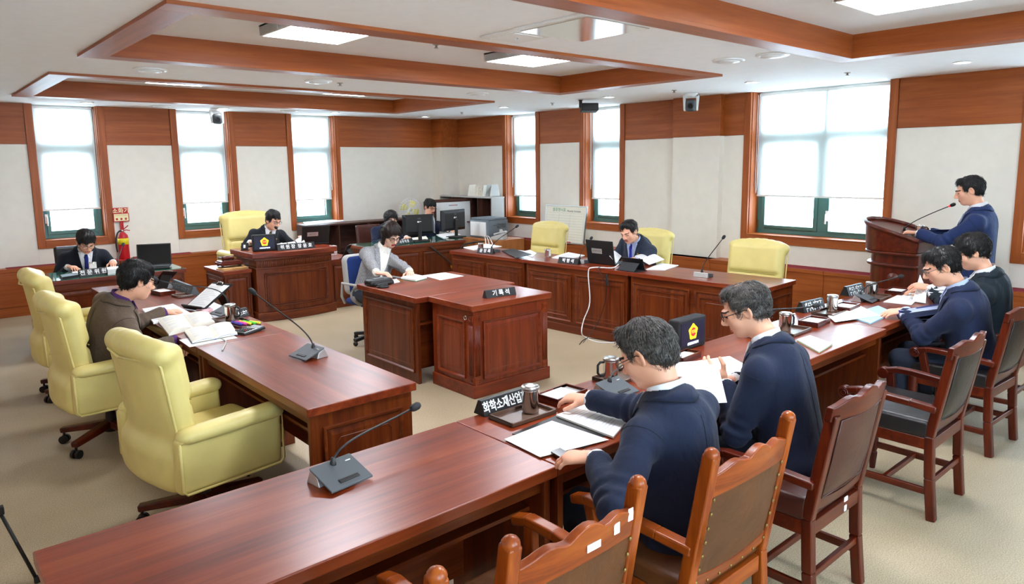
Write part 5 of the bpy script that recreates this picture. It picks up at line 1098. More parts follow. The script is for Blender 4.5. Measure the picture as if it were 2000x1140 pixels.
# ---- paper, books
def quad(name, label, cat, px, zs, mat, th=.0016, lines=0, group=None, bulge=0, mat2=None, seed=1, edge=None):
    zs = zs if hasattr(zs, '__len__') else [zs]*4; C = [G(p[0], p[1], z) for p, z in zip(px, zs)]; c = sum(C, Vector())/4; c0 = Vector((c.x, c.y, min(zs))); D = [q-c0 for q in C]   # corners: back-left, back-right, front-right, front-left
    o = thing(name, label, cat, c0, 0, group)
    def top(u, v_): return (D[0]*(1-u)+D[1]*u)*(1-v_)+(D[3]*(1-u)+D[2]*u)*v_+Vector((0, 0, bulge*(abs(math.sin(u*math.pi*2))**.7)*(.75+.25*v_) if bulge else 0))
    nrm = (D[1]-D[0]).cross(D[3]-D[0]).normalized(); nrm = nrm if nrm.z > 0 else -nrm
    n = 16 if bulge else 3; m = MB(); m.sheet(lambda u, v_: top(u, v_)+nrm*(th if not bulge else th), n, 3)
    k = (n+1)*4; m.sheet(lambda u, v_: (D[0]*(1-u)+D[1]*u)*(1-v_)+(D[3]*(1-u)+D[2]*u)*v_, n, 3)
    for row in (0, 3):
        for i in range(n): a = row*(n+1)+i; m.f.append((a, a+1, a+1+k, a+k))
    for col in (0, n):
        for j in range(3): a = j*(n+1)+col; m.f.append((a, a+n+1, a+n+1+k, a+k))
    s = m.build('sheet' if not bulge else 'pages', mat, o)
    if lines:
        rg = random.Random(seed); pm = MB()
        halves = [(.08, .44), (.56, .92)] if bulge else [(.1, .9)]
        for (u0, u1) in halves:
            for i in range(lines):
                v_ = .1+.8*(i+.5)/lines; e = u0+(u1-u0)*rg.uniform(.45, 1)
                if rg.random() < .15: continue
                hv = .16/lines; q = [top(a, b)+nrm*(th+.0006) for a, b in ((u0, v_-hv), (e, v_-hv), (e, v_+hv), (u0, v_+hv))]
                if bulge:
                    for t in range(6):
                        a0, a1 = u0+(e-u0)*t/6, u0+(e-u0)*(t+1)/6; pm.add([top(a, b)+nrm*(th+.0008) for a, b in ((a0, v_-hv), (a1, v_-hv), (a1, v_+hv), (a0, v_+hv))], [(0, 1, 2, 3)])
                else: pm.add(q, [(0, 1, 2, 3)])
        pm.build('printed_text', 'print_faint', s)
    if edge: MB().sheet(lambda u, v_: top(u, v_)*1+nrm*(-.002)+Vector((0, 0, -.002)), n, 2).build('cover', edge, o, solid=.003)
    return o
Z = .7505
quad('document_folder', 'open black folder under the papers of the nearest man', 'folder', [(1000, 848), (1150, 785), (1240, 818), (1140, 876)], Z, 'black', .003)
quad('paper_sheet', 'printed white sheets under the hand of the nearest man', 'paper', [(985, 858), (1078, 822), (1189, 859), (1055, 893)], Z+.005, 'paper', .002, 12, 'loose papers')
quad('paper_stack', 'stack of printed sheets before the nearest man', 'paper', [(1086, 813), (1148, 791), (1235, 811), (1198, 856)], Z+.004, 'paper', .008, 14, 'loose papers')
quad('smartphone', 'dark phone half under the papers of the nearest man', 'phone', [(1076, 885), (1094, 878), (1112, 888), (1094, 896)], Z+.0085, 'black_gloss', .008)
quad('paper_sheet', 'large sheet lifted by the second seated man', 'paper', [(1318, 708), (1400, 702), (1420, 786), (1330, 790)], [.90, .93, .80, .78], 'paper', .001, 0, 'loose papers')
quad('paper_stack', 'printed papers on the desk before the second seated man', 'paper', [(1362, 706), (1425, 697), (1470, 722), (1405, 748)], Z, 'paper', .006, 12, 'loose papers')
quad('booklet', 'green-edged booklet on the shining desk beside the second man', 'booklet', [(1556, 664), (1582, 656), (1626, 672), (1600, 688)], Z+.0055, 'paper', .006, 8, edge='paper_green')
quad('paper_sheet', 'blank white sheet before the man with thin glasses', 'paper', [(1617, 617), (1680, 597), (1719, 616), (1631, 629)], Z+.012, 'paper', .001, 0, 'loose papers')
quad('booklet', 'pale blue booklet under the papers of the man with thin glasses', 'booklet', [(1652, 618), (1715, 599), (1745, 612), (1700, 634)], Z, 'paper_blue', .010)
quad('newspaper', 'grey printed page before the farthest men of the near row', 'paper', [(1725, 590), (1765, 571), (1805, 575), (1780, 596)], Z+.002, 'paper', .004, 16)
quad('paper_sheet', 'page turned upright before the farthest men of the near row', 'paper', [(1797, 536), (1810, 566), (1808, 592), (1782, 588)], [.92, .85, .76, .76], 'paper', .001, 10, 'loose papers')
quad('paper_stack', 'printed documents lying at the elbow of the brown-jacket man', 'paper', [(278, 606), (338, 596), (374, 615), (300, 633)], Z, 'paper', .014, 12, 'loose papers')
quad('open_book', 'thick open book with curling pages on the left desk', 'book', [(306, 627), (408, 612), (420, 632), (330, 656)], Z, 'paper_warm', .012, 12, 'open books', bulge=.022)
quad('open_book', 'open booklet with blue spine at the edge of the left desk', 'book', [(360, 648), (450, 631), (464, 653), (376, 670)], Z+.008, 'paper_warm', .008, 10, 'open books', bulge=.016, edge='blue')
quad('paper_sheet', 'plain sheet under the blue booklet on the left desk', 'paper', [(350, 664), (440, 645), (464, 660), (370, 678)], Z, 'paper', .002, 0, 'loose papers')
quad('note_pad', 'pink and yellow sticky note pads on the left desk', 'note pad', [(383, 607), (398, 601), (416, 607), (404, 614)], Z, 'paper_pink', .02)
quad('paper_sheet', 'white sheets at the far side of the record desk', 'paper', [(826, 538), (868, 532), (906, 539), (860, 547)], Z, 'paper', .002, 6, 'loose papers')
quad('note_pad', 'green-edged pads by the hand of the woman in grey', 'note pad', [(783, 544), (806, 537), (834, 543), (812, 549)], Z+.0055, 'paper', .016, 0, edge='ink_green')
quad('note_pad', 'small white pad under the pen of the woman in grey', 'note pad', [(763, 548), (775, 545), (781, 551), (769, 553)], Z, 'paper', .006)
quad('paper_stack', 'papers at the far end of the right-hand desks', 'paper', [(905, 484), (950, 477), (980, 482), (925, 489)], Z, 'paper', .01, 0, 'loose papers')
quad('paper_stack', 'papers between the empty chair and the name plate', 'paper', [(1078, 504), (1110, 494), (1142, 500), (1108, 508)], Z, 'paper', .012, 6, 'loose papers')
quad('paper_sheet', 'white sheet under the black folder on the right-hand desk', 'paper', [(1012, 493), (1035, 488), (1048, 494), (1040, 503)], Z, 'paper', .003, 0, 'loose papers')
quad('document_folder', 'black folder lying on the right-hand desk before the empty chair', 'folder', [(979, 490), (1002, 486), (1038, 497), (1008, 504)], [.76, .79, .79, .76], 'black', .006)
quad('open_book', 'open white book leaning beside the black tablet case', 'book', [(1238, 500), (1272, 492), (1297, 507), (1268, 517)], [.80, .84, .80, .78], 'paper', .006, 8, 'open books', bulge=.02)
quad('paper_stack', 'papers at the bare part of the right-hand desk', 'paper', [(1262, 527), (1290, 515), (1325, 519), (1298, 528)], Z, 'paper', .008, 0, 'loose papers')
quad('paper_sheet', 'page held up by the man with the royal blue tie', 'paper', [(1190, 500), (1200, 489), (1214, 500), (1204, 514)], [.86, .88, .80, .78], 'paper', .001, 0, 'loose papers')
quad('open_book', 'open document lifted on the presiding desk', 'book', [(577, 470), (592, 460), (596, 474), (582, 476)], [.86, .92, .88, .84], 'paper', .004, 0, 'open books', bulge=.01)
quad('paper_stack', 'papers behind the long name plate on the presiding desk', 'paper', [(541, 478), (575, 473), (582, 480), (545, 485)], .8305, 'paper', .012, 0, 'loose papers')
quad('paper_stack', 'papers stacked on top of the low back shelf', 'paper', [(592, 435), (668, 428), (672, 432), (596, 441)], .9255, 'paper', .012, 0, 'loose papers')
quad('paper_stack', 'papers on the staff desk under the writing hand', 'paper', [(852, 459), (885, 453), (900, 459), (868, 466)], .7565, 'paper', .008, 0, 'loose papers')
quad('paper_stack', 'papers before the woman at the staff desk', 'paper', [(784, 468), (832, 462), (836, 467), (790, 473)], .7565, 'paper_warm', .01, 0, 'loose papers')
quad('paper_sheet', 'papers the man at the fire extinguisher writes on', 'paper', [(140, 531), (225, 520), (232, 527), (145, 538)], .7565, 'paper', .004, 0, 'loose papers')
quad('tissue_box', 'white carton on the left glass-topped desk', 'box', [(207, 531), (231, 528), (233, 533), (211, 536)], .757, 'white_matte', .05)
quad('phone_tray', 'dark pen tray with yellow marker on the left glass-topped desk', 'tray', [(118, 541), (150, 537), (155, 541), (122, 546)], .757, 'black', .025)
# highlighters and calculator
o = thing('pen_tray', 'dark tray holding highlighters on the left desk', 'tray', G(478, 636, .75), math.radians(-80)); MB().box(-.09, .09, -.07, .07, 0, .015).build('tray_floor', 'tray_brown', o, .003)
for k, cm in enumerate(('violet', 'pink', 'yellow', 'lime', 'yellow')):
    p = thing('highlighter', '%s highlighter lying in the tray on the left desk' % ('violet', 'pink', 'pale yellow', 'lime green', 'bright yellow')[k], 'marker pen', G(478, 636, .75)+Vector((-.05+.024*k, -.01*k, .026)), math.radians(8+3*k), 'highlighters')
    MB().tube([(0, -.06, 0), (0, .035, 0)], .009, 10).build('barrel', cm, p, smooth=True); MB().tube([(0, .035, 0), (0, .065, 0)], .0095, 10).build('cap', 'black' if k == 4 else cm, p, smooth=True)
o = thing('calculator', 'black and silver desk calculator on the left desk', 'calculator', G(487, 648, .75), math.radians(-68)); MB().box(-.055, .055, -.09, .09, 0, .018, Rx(4)).build('case', 'black', o, .006); MB().box(-.048, .048, -.085, .03, .0175, .021, Rx(4)).build('key_plate', 'silver', o, .002); MB().box(-.045, .045, .04, .08, .021, .026, Rx(10)).build('display', 'grey_mid', o, .002)
for r in range(4):
    for q in range(5): MB().box(-.044+q*.018, -.031+q*.018, -.078+r*.026, -.062+r*.026, .02, .026).build('key', 'black' if (q, r) != (3, 1) else 'red_paint', o, .001)
# clipboards on easels
def easel(label, bl, br, tr_, tl, zb, zt):
    BL, BR, TR, TL = G(*bl, zb), G(*br, zb), G(*tr_, zt), G(*tl, zt); c = (BL+BR)/2; c.z = .75; o = thing('clipboard_stand', label, 'clipboard', c, 0, 'clipboards on black stands'); f = [q-c for q in (BL, BR, TR, TL)]
    x = (f[1]-f[0]).normalized(); up = ((f[2]+f[3])/2-(f[0]+f[1])/2); ln = up.length; up.normalize(); n = x.cross(up); n = n if n.z > 0 else -n; w_ = (f[1]-f[0]).length; m0 = (f[0]+f[1])/2
    P = lambda u, v_, d: m0+x*u*w_/2+up*v_*ln+n*d
    def slab(nm, u0, u1, v0, v1, d0, d1, mt_): return MB().add([P(u, v_, d) for d in (d0, d1) for v_ in (v0, v1) for u in (u0, u1)], [(0, 2, 3, 1), (4, 5, 7, 6), (0, 1, 5, 4), (2, 6, 7, 3), (0, 4, 6, 2), (1, 3, 7, 5)]).build(nm, mt_, o, .002)
    slab('board', -1.12, 1.12, -.05, 1.06, -.012, -.002, 'black'); p = slab('paper', -1, 1, .02, .98, -.002, .001, 'paper'); slab('lip', -1.15, 1.15, -.08, -.03, -.012, .03, 'black')
    m = MB()
    for i in range(12): v_ = .12+.065*i; m.add([P(u, v, .0016) for u, v in ((-.8, v_), (.8-.3*(i % 3), v_), (.8-.3*(i % 3), v_+.018), (-.8, v_+.018))], [(0, 1, 2, 3)])
    m.build('printed_text', 'print_faint', p)
    MB().tube([P(-.3, .97, .008), P(-.25, 1.03, .014), P(.25, 1.03, .014), P(.3, .97, .008)], .004, 8).build('clip', 'chrome', o, smooth=True); slab('clip_bar', -.36, .36, .94, .99, 0, .008, 'black')
    b = P(0, .8, -.012); fo = Vector((b.x, b.y, 0))-Vector((n.x, n.y, 0)).normalized()*.08; MB().bar(b, fo, .12, .008, tuple(n)).build('prop', 'black', o, .002)
easel('clipboard with white page on a black stand on the left desk', (364, 597), (398, 602), (451, 556), (413, 553), .775, .93); easel('clipboard on a black stand behind the face of the brown-jacket man', (298, 556), (322, 558), (346, 532), (318, 530), .775, .92)
# ---- screens with the emblem
def emblem_screen(label, a, b, z, h, dep, tilt=6):
    A, B = G(*a, z), G(*b, z); L = (B-A).length; x = (B-A).normalized(); o = thing('emblem_screen', label, 'display', (A+B)/2, math.atan2(x.y, x.x), 'emblem displays'); w_ = L/2
    MB().box(-w_, w_, 0, dep, .002, h, Rx(-tilt*.0)).build('case', 'black_soft', o, .012, seg=3); s = MB().box(-w_+.022, w_-.022, -.0025, .002, .03, h-.022).build('screen', 'screen_navy', o)
    zc_ = h*.56; R = h*.27; st = []
    for i in range(40):
        a_ = math.pi/2+2*math.pi*i/40; k = i % 8; r = R*(1-.20*math.sin(math.pi*k/8))*(1+.035*(i % 2)); st.append((r*math.cos(a_)*.92, zc_+r*math.sin(a_)))
    MB().prism(st, -.0045, -.0026, lambda u, v_, t: Vector((u, t, v_))).build('emblem', 'emblem_yellow', s); e = o.children[-1]
    MB().prism([(R*.52*math.cos(2*math.pi*i/24), zc_+R*.52*math.sin(2*math.pi*i/24)) for i in range(24)], -.0060, -.0046, lambda u, v_, t: Vector((u, t, v_))).build('emblem_disc', 'emblem_red', s)
    text('의회', R*.52, 'emblem_yellow', s, frame((0, -.0066, zc_), (1, 0, 0), (0, 0, 1)), extrude=.0003); text('산업건설위원회', h*.095, 'screen_text', s, frame((0, -.0040, h*.20), (1, 0, 0), (0, 0, 1)), extrude=.0003, bold=.0006)
    MB().lathe([(.003, 0), (.003, .002)], n=8).build('sensor', 'black', o, xf=Matrix.Translation((0, -.002, .014)) @ Matrix.Rotation(math.radians(90), 4, 'X'))
emblem_screen('dark desk display with yellow emblem beside the reading man', (1325, 690), (1378, 673), .75, .185, .075)
emblem_screen('dark desk display with yellow emblem on the presiding desk', (494, 492), (541, 489), .83, .20, .07)
# ---- laptops, monitors, tablets
def laptop(label, loc, rz, w_=.36, d=.25, lid=105, lab=None, lab_mat='silver'):
    o = thing('laptop', label, 'laptop', loc, math.radians(rz), 'laptops')   # user sits toward -y
    b = MB().box(-w_/2, w_/2, -d, 0, .004, .022).build('base', 'black', o, .005); MB().box(-w_/2+.02, w_/2-.02, -d*.55, -.02, .022, .0235).build('keyboard', 'grey_dark', b)
    R4 = Matrix.Translation((0, 0, .018)) @ Matrix.Rotation(math.radians(90-lid), 4, 'X')
    l = MB().box(-w_/2, w_/2, -.006, .006, 0, d).build('lid', 'black', o, .004, xf=R4); MB().box(-w_/2+.012, w_/2-.012, -.0068, -.0058, .015, d-.012).build('screen', 'black_gloss', l, xf=R4)
    if lab:
        MB().box(-.03, .11, .0058, .0075, d*.42, d*.42+.055).build('asset_label', lab_mat, l, xf=R4); text(lab, .024, 'ink', l, R4 @ frame((.04, .0079, d*.42+.028), (-1, 0, 0), (0, 0, 1)), extrude=.0003, sx=.75)
    return o
laptop('black laptop with a label on its lid before the man in slate', G(1172, 517, .75)+Vector((.02, 0, 0)), 92+0, .37, .25, 100, '울산광역시의회')
laptop('black laptop with a label on its lid on the presiding desk', G(616, 477, .83), 170, .36, .24, 108, '울산시의회')
laptop('black laptop opened toward the camera on the left glass-topped desk', G(305, 522, .757)+Vector((.0, .05, 0)), -20, .34, .24, 105)
def tablet(label, loc, rz, w_=.26, h=.18, lean=25):
    o = thing('tablet_stand', label, 'tablet', loc, math.radians(rz), 'tablets in folding cases'); R4 = Matrix.Rotation(math.radians(lean), 4, 'X')
    t = MB().box(-w_/2, w_/2, -.005, .005, 0, h).build('tablet', 'black', o, .004, xf=Matrix.Translation((0, 0, .004)) @ R4); MB().box(-w_/2+.01, w_/2-.01, .0048, .0056, .012, h-.01).build('screen', 'black_gloss', t, xf=Matrix.Translation((0, 0, .004)) @ R4)
    MB().bar((0, -.06, h*.62), (0, -.14, .004), w_*.8, .006, (0, 1, 0)).build('case_flap', 'black_soft', o, .002); MB().box(-w_/2, w_/2, -.14, .03, 0, .006).build('case_base', 'black_soft', o, .002)
tablet('black tablet case propped on the cabinet right of the presiding desk', G(672, 503, .64), 48); tablet('black tablet case standing upright beside the open white book', G(1232, 528, .75)+Vector((.06, 0, 0)), 270, .27, .13, 20)
def monitor(label, loc, rz, w_, h, logo=None):
    o = thing('monitor', label, 'monitor', loc, math.radians(rz), 'black computer monitors')   # back faces -y
    b = MB().prism([(-w_/2, 0), (w_/2, 0), (w_/2, h), (-w_/2, h)], 0, 1, lambda u, v_, t: Vector((u*(1 if t == 1 else .82), .0 if t == 0 else .045, (.10+v_) if t == 1 else .10+h/2+(v_-h/2)*.75))).build('rear_shell', 'black', o, .006)
    MB().box(-w_/2, w_/2, .045, .06, .10, .10+h).build('bezel', 'black_gloss', o, .004)
    MB().box(-.025, .025, -.03, .0, .02, .10+h*.55).build('stand_neck', 'black', o, .005); MB().box(-.12, .12, -.11, .09, 0, .018).build('stand_foot', 'black', o, .006)
    if logo: text(logo, .035, 'grey_mid', b, frame((0, -.0012, .10+h*.80), (1, 0, 0), (0, 0, 1)), extrude=.0004); MB().box(-.03, .0, -.002, .0, .10+h*.60, .10+h*.67).build('sticker', 'paper', b); MB().box(.005, .03, -.002, .0, .10+h*.63, .10+h*.66).build('sticker', 'paper', b)
    return o
monitor('black monitor seen from behind, left one on the staff desk', G(820, 471, .757), -14, .47, .28, 'LG'); monitor('black monitor seen from behind, larger right one on the staff desk', G(890, 463, .757), 10, .52, .31, 'LG')
plain('printer_grey', '#6a737b', .5, 0, .03)
# ---- staff corner: phone, printer, picture, fan, file racks, calendar
o = thing('desk_phone', 'light grey desk telephone on the staff desk corner', 'telephone', Vector((6.62, 8.40, .70)), math.radians(-150)); MB().prism([(-.1, 0), (.1, 0), (.1, .10), (-.1, .045)], -.1, .1, lambda u, v_, t: Vector((t, u, v_))).build('phone_body', 'grey_light', o, .008); s = SDF((-.11, -.12, .03), (-.03, .12, .14), .006); s.cone((-.07, -.07, .075), (-.07, .07, .11), .018, .018); s.ell((-.07, -.085, .068), (.026, .03, .02)); s.ell((-.07, .085, .108), (.026, .03, .02)); soft('handset', s, 'grey_light', o)
for r in range(4):
    for q in range(3): MB().box(0+q*.025, .018+q*.025, -.06+r*.025, -.043+r*.025, .06+r*.0075, .075+r*.0075).build('key', 'grey_mid', o)
bpy.data.objects['desk_phone'].location = (6.90, 8.15, .70)
pl = Vector((7.05, 8.58, .70)); o = thing('printer', 'grey and white laser printer on the orange-brown cabinet', 'printer', pl, math.radians(0)); MB().box(-.21, .20, -.24, .22, .0, .28).build('printer_body', 'printer_grey', o, .015); MB().box(-.225, -.205, -.20, .18, .03, .25).build('side_door', 'white_matte', o, .006); MB().box(-.20, .19, -.23, .20, .28, .31).build('top_cover', 'printer_grey', o, .012); MB().box(-.02, .15, -.246, -.238, .15, .22).build('rear_vent', 'grey_dark', o); MB().box(.02, .10, -.248, -.241, .09, .13).build('label_sheet', 'paper', o); MB().box(-.21, .2, -.243, -.238, .05, .055).build('seam', 'grey_dark', o)
pts = bez(pl+Vector((-.10, -.24, .20)), pl+Vector((.05, -.38, .22)), pl+Vector((.12, -.32, -.05)), pl+Vector((-.02, -.30, -.10))); tag(MB().tube(pts, .008, 8).build('printer_cable', 'grey_dark', None, smooth=True), 'thick grey cable looping out of the printer', 'cable')
A, B = GY(846, 390, 9.62), GY(922, 390, 9.62); o = thing('picture_frame', 'wooden framed picture with one printed line, leaning behind the monitors', 'picture', ((A.x+B.x)/2, 9.62, .55)); W2 = (B.x-A.x)/2; HH = A.z-.55
for q in ((-W2, W2, HH-.05, HH), (-W2, W2, 0, .05), (-W2, -W2+.05, .05, HH-.05), (W2-.05, W2, .05, HH-.05)): MB().box(q[0], q[1], -.015, .015, q[2], q[3]).build('frame_bar', 'shelfwood_x', o, .004)
pb = MB().box(-W2+.04, W2-.04, -.004, .006, .04, HH-.04).build('picture_board', 'paper', o)
for k in range(9): MB().box(-.09+k*.02, -.076+k*.02, -.0052, -.004, HH-.115, HH-.10).build('printed_mark', 'ink_red' if 2 < k < 7 else 'ink', pb)
MB().box(-.9*W2, .9*W2, -.02, .2, -.55, 0).build('support_box', 'shelfwood_x', o, .004)
o = thing('electric_fan', 'white electric fan with yellow blades behind the staff desk', 'fan', (6.52, 10.02, 0), math.radians(165)); c = Vector((0, 0, 1.10)); MB().tube([(0, 0, .04), (0, 0, 1.08)], .016, 12).build('pole', 'white_gloss', o); MB().lathe([(.19, 0), (.18, .03), (.03, .05)], n=28).build('base', 'white_gloss', o, smooth=True); MB().tube([(0, -.09, 1.10), (0, .02, 1.10)], .05, 18).build('motor', 'white_gloss', o, smooth=True)
g = MB()
for rr in (.19, .15, .10, .05): g.tube([c+Vector((rr*math.cos(a), .075+.02*(1-rr/.19), rr*math.sin(a))) for a in [2*math.pi*i/28 for i in range(29)]], .0035, 5)
for k in range(28): a = 2*math.pi*k/28; g.tube([c+Vector((.03*math.cos(a), .09, .03*math.sin(a))), c+Vector((.19*math.cos(a), .075, .19*math.sin(a))), c+Vector((.19*math.cos(a), .0, .19*math.sin(a)))], .0024, 4)
g.build('guard', 'white_gloss', o)
for k in range(4):
    a = 2*math.pi*k/4+.4; MB().sheet(lambda u, v_: c+Vector(((.03+.13*v_)*math.cos(a+(u-.5)*1.0*(1-.2*v_)), .045+.03*(u-.5), (.03+.13*v_)*math.sin(a+(u-.5)*1.0*(1-.2*v_)))), 6, 4).build('blade', 'fan_yellow', o, smooth=True, solid=.003)
def rack(label, x, y, z, mt_, wd, h, tilt):
    o = thing('file_rack', label, 'file holder', (x, y, z), math.radians(-90), 'file holders on the bookcase'); MB().prism([(-.11, 0), (.11, 0), (.07, h), (-.07, h)], -wd/2, -wd/2+.006, lambda u, v_, t: Vector((t, u, v_))).build('side', mt_, o, .001); MB().prism([(-.11, 0), (.11, 0), (.07, h), (-.07, h)], wd/2-.006, wd/2, lambda u, v_, t: Vector((t, u, v_))).build('side', mt_, o, .001); MB().box(-wd/2, wd/2, -.11, .11, 0, .005).build('floor_plate', mt_, o)
    for k in (-1, 1):
        if wd > .2: MB().tube([(k*.05, .02, .005), (k*.05, .02, h*.65), (k*.05+.02, .02, h*.78), (k*.05+.05, .02, h*.65), (k*.05+.05, .02, .005)], .004, 6).build('wire_arch', 'chrome', o, smooth=True)
    MB().prism([(-wd/2, 0), (wd/2, 0), (wd/2, h*.9), (-wd/2, h*.9)], .06, .066, lambda u, v_, t: Vector((u, t, v_))).build('back_plate', mt_, o)
rack('beige file rack with wire arches on top of the bookcase', 7.56, 9.42, 1.30, 'cream', .40, .19, 0)
rack('pale grey file holder at the right end of the bookcase top', 7.56, 9.08, 1.30, 'grey_light', .12, .20, 0)
MB().box(-.06, .06, -.05, .05, 0, .12).build('calendar_box', 'paper', None, .003); o = tag(bpy.data.objects['calendar_box'], 'white patterned box behind the tablet on the right cabinet', 'box'); o.location = (4.44, 8.78, .64)
for r in range(4):
    for q in range(4): MB().box(-.045+q*.026, -.03+q*.026, -.051, -.05, .015+r*.027, .032+r*.027).build('printed_mark', 'ink_red' if (q+r) % 3 == 0 else 'ink', o)
# ---- gavel, block, envelopes
gl = Vector((2.97, 8.52, .635))
for k, (dx, rz) in enumerate(((0, 4), (.015, -5))):
    o = thing('envelope', ('crumpled tan envelope under the gavel block', 'tan envelope lying on top of the other under the gavel block')[k], 'envelope', gl+Vector((.0+dx, -.10+dx, .013*k)), math.radians(rz)); MB().sheet(lambda u, v_: Vector(((u-.5)*.30, (v_-.5)*.22, .004+.003*math.sin(u*9+k)*math.sin(v_*7))), 10, 8).build('envelope_sheet', 'envelope', o, smooth=True, solid=.007); MB().sheet(lambda u, v_: Vector(((u-.5)*.30, .11-v_*.05, .0105+.003*math.sin(u*9+k)*math.sin((1-v_*.22)*7))), 10, 2).build('flap', 'envelope', o, solid=.002)
o = thing('gavel_block', 'dark polished sound block on small feet under the gavel', 'gavel block', gl+Vector((0, 0, .028))); MB().box(-.13, .13, -.11, .11, .018, .05).build('block', 'chairdark_x', o, .006); MB().box(-.115, .115, -.095, .095, .05, .066).build('block_top', 'chairdark_x', o, .005)
for sx in (-1, 1):
    for sy in (-1, 1): MB().lathe([(.014, 0), (.014, .018)], (sx*.10, sy*.08, 0), 12).build('foot', 'black', o)
o = thing('gavel', 'turned wooden gavel lying on its block left of the presiding desk', 'gavel', gl+Vector((-.01, 0, .122)), math.radians(6)); Rm = Matrix.Rotation(math.radians(90), 4, 'Y')
MB().lathe([(.020, -.072), (.028, -.066), (.028, -.052), (.021, -.047), (.026, -.035), (.027, 0), (.026, .035), (.021, .047), (.028, .052), (.028, .066), (.020, .072)], n=22).build('gavel_head', 'chairdark_x', o, smooth=True, xf=Rm); MB().tube([(0, .02, 0), (0, .16, -.012), (0, .24, -.016)], [.008, .010, .013], 10).build('gavel_handle', 'chairdark_y', o, smooth=True)
o = thing('small_sign', 'small dark card holder at the left corner of the presiding desk', 'card holder', G(478, 489, .83), math.radians(-35)); MB().bar((0, 0, .004), (0, .03, .09), .085, .008, (0, 1, 0)).build('card_board', 'black', o, .002); MB().box(-.012, .012, -.002, .0, .03, .07, Rx(-18)).build('card_mark', 'paper', o); MB().box(-.05, .05, 0, .05, 0, .006).build('card_foot', 'black', o)
# ---- stenotype before the woman in grey
o = thing('stenotype_machine', 'black stenotype machine on the record desk corner', 'machine', G(742, 556, .75), math.radians(6)); s = SDF((-.16, -.10, 0), (.16, .10, .08), .006); s.rbox((0, .02, .03), (.125, .055, .026), .015); s.rbox((0, -.045, .018), (.11, .03, .014), .008); s.F = np.maximum(s.F, (.002-s.ax[2])[None, None, :]); soft('case', s, 'black', o)
for k in range(10): MB().box(-.10+k*.021, -.085+k*.021, -.07, -.035, .031, .038).build('key', 'black_gloss', o, .002)
MB().box(-.06, .05, .0, .05, .052, .062).build('paper_tray', 'grey_dark', o, .003); q = thing('earphones', 'coiled black cable and case before the stenotype machine', 'cable', G(748, 561, .75)); MB().lathe([(.055, 0), (.06, .012), (.045, .02), (.005, .021)], n=22).build('cable_case', 'black', q, smooth=True); MB().tube([(.05*math.cos(a*.4)*(1-.01*a), .05*math.sin(a*.4)*(1-.01*a), .024) for a in range(40)], .003, 6).build('cable_coil', 'black', q, smooth=True)
tag(MB().tube([G(776, 545, .764), G(786, 549, .762)], .004, 8).build('pen', 'gold', None, smooth=True), 'orange pen by the green pads of the woman in grey', 'pen'); MB().tube([G(785.5, 548.8, .762), G(787, 549.6, .761)], [.004, .001], 8).build('pen_tip', 'black', bpy.data.objects['pen'])
# ---- cables
def smooth_path(P, n=6):
    P = [P[0]*2-P[1]]+list(P)+[P[-1]*2-P[-2]]; out = []
    for i in range(1, len(P)-2):
        for k in range(n):
            t_ = k/n; a, b, c_, d = P[i-1], P[i], P[i+1], P[i+2]; out.append(.5*((2*b)+(c_-a)*t_+(2*a-5*b+4*c_-d)*t_*t_+(3*b-a-3*c_+d)*t_**3))
    return out+[P[-2]]
def cable(label, pts, r, mat): return tag(MB().tube(smooth_path(pts), r, 8).build('cable', mat, None, smooth=True), label, 'cable', 'cables')
fx = lambda y, d=.03: tr(y).x-d
p0 = G(1208, 516, .775); p1 = G(1196, 523, .765); yy = 4.72
cable('white cable hanging over the right-hand desk down to the floor', [p0, p1]+[Vector((fx(4.86), 4.86, .76)), Vector((fx(4.93), 4.93, .70)), GX(1152, 590, fx(5.0)), GX(1140, 625, fx(5.05, .05)), GX(1136, 648, fx(5.05, .10)), G(1143, 658, .006), G(1170, 668, .006), G(1215, 668, .006)], .006, 'white_gloss')
cable('thin black cable with adapter over the right-hand desk edge', [G(1190, 524, .758), Vector((fx(4.80), 4.80, .757)), GX(1185, 560, fx(4.8)), GX(1172, 620, fx(4.85)), G(1140, 668, .005), G(1132, 672, .005), G(1150, 660, .005), G(1210, 670, .005)], .0035, 'black')
MB().tube([GX(1184, 536, fx(4.82, .04)), GX(1187, 557, fx(4.80, .04))], .013, 8).build('adapter', 'black', bpy.data.objects['cable.001'])
cable('black cable looping from the staff desk to its cable port', [Vector((5.62, 8.13, .70)), Vector((5.80, 8.10, .55)), Vector((5.98, 8.10, .40)), Vector((6.02, 8.11, .38))], .011, 'black'); cable('black cable drooping beside the far right-hand desk', [Vector((6.02, 8.11, .38)), Vector((6.10, 8.08, .55)), Vector((6.14, 8.06, .68)), Vector((6.40, 8.1, .70)), Vector((6.62, 8.16, .69))], .010, 'black')
for k in range(3): cable('white cable falling from the telephone, %s of three' % ('leftmost', 'middle one', 'rightmost')[k], bez(Vector((6.74+.03*k, 8.33, .74)), Vector((6.6+.03*k, 8.1, .80)), Vector((6.35+.05*k, 7.8, .78)), Vector((6.12+.05*k, 7.5-.1*k, .40))), .006, 'white_gloss')
cable('thin grey cord lying at the joint of the left desks', [G(437, 640, .775), G(428, 650, .757), G(432, 660, .755), G(441, 667, .7545), G(434, 684, .7545)], .004, 'grey_light')
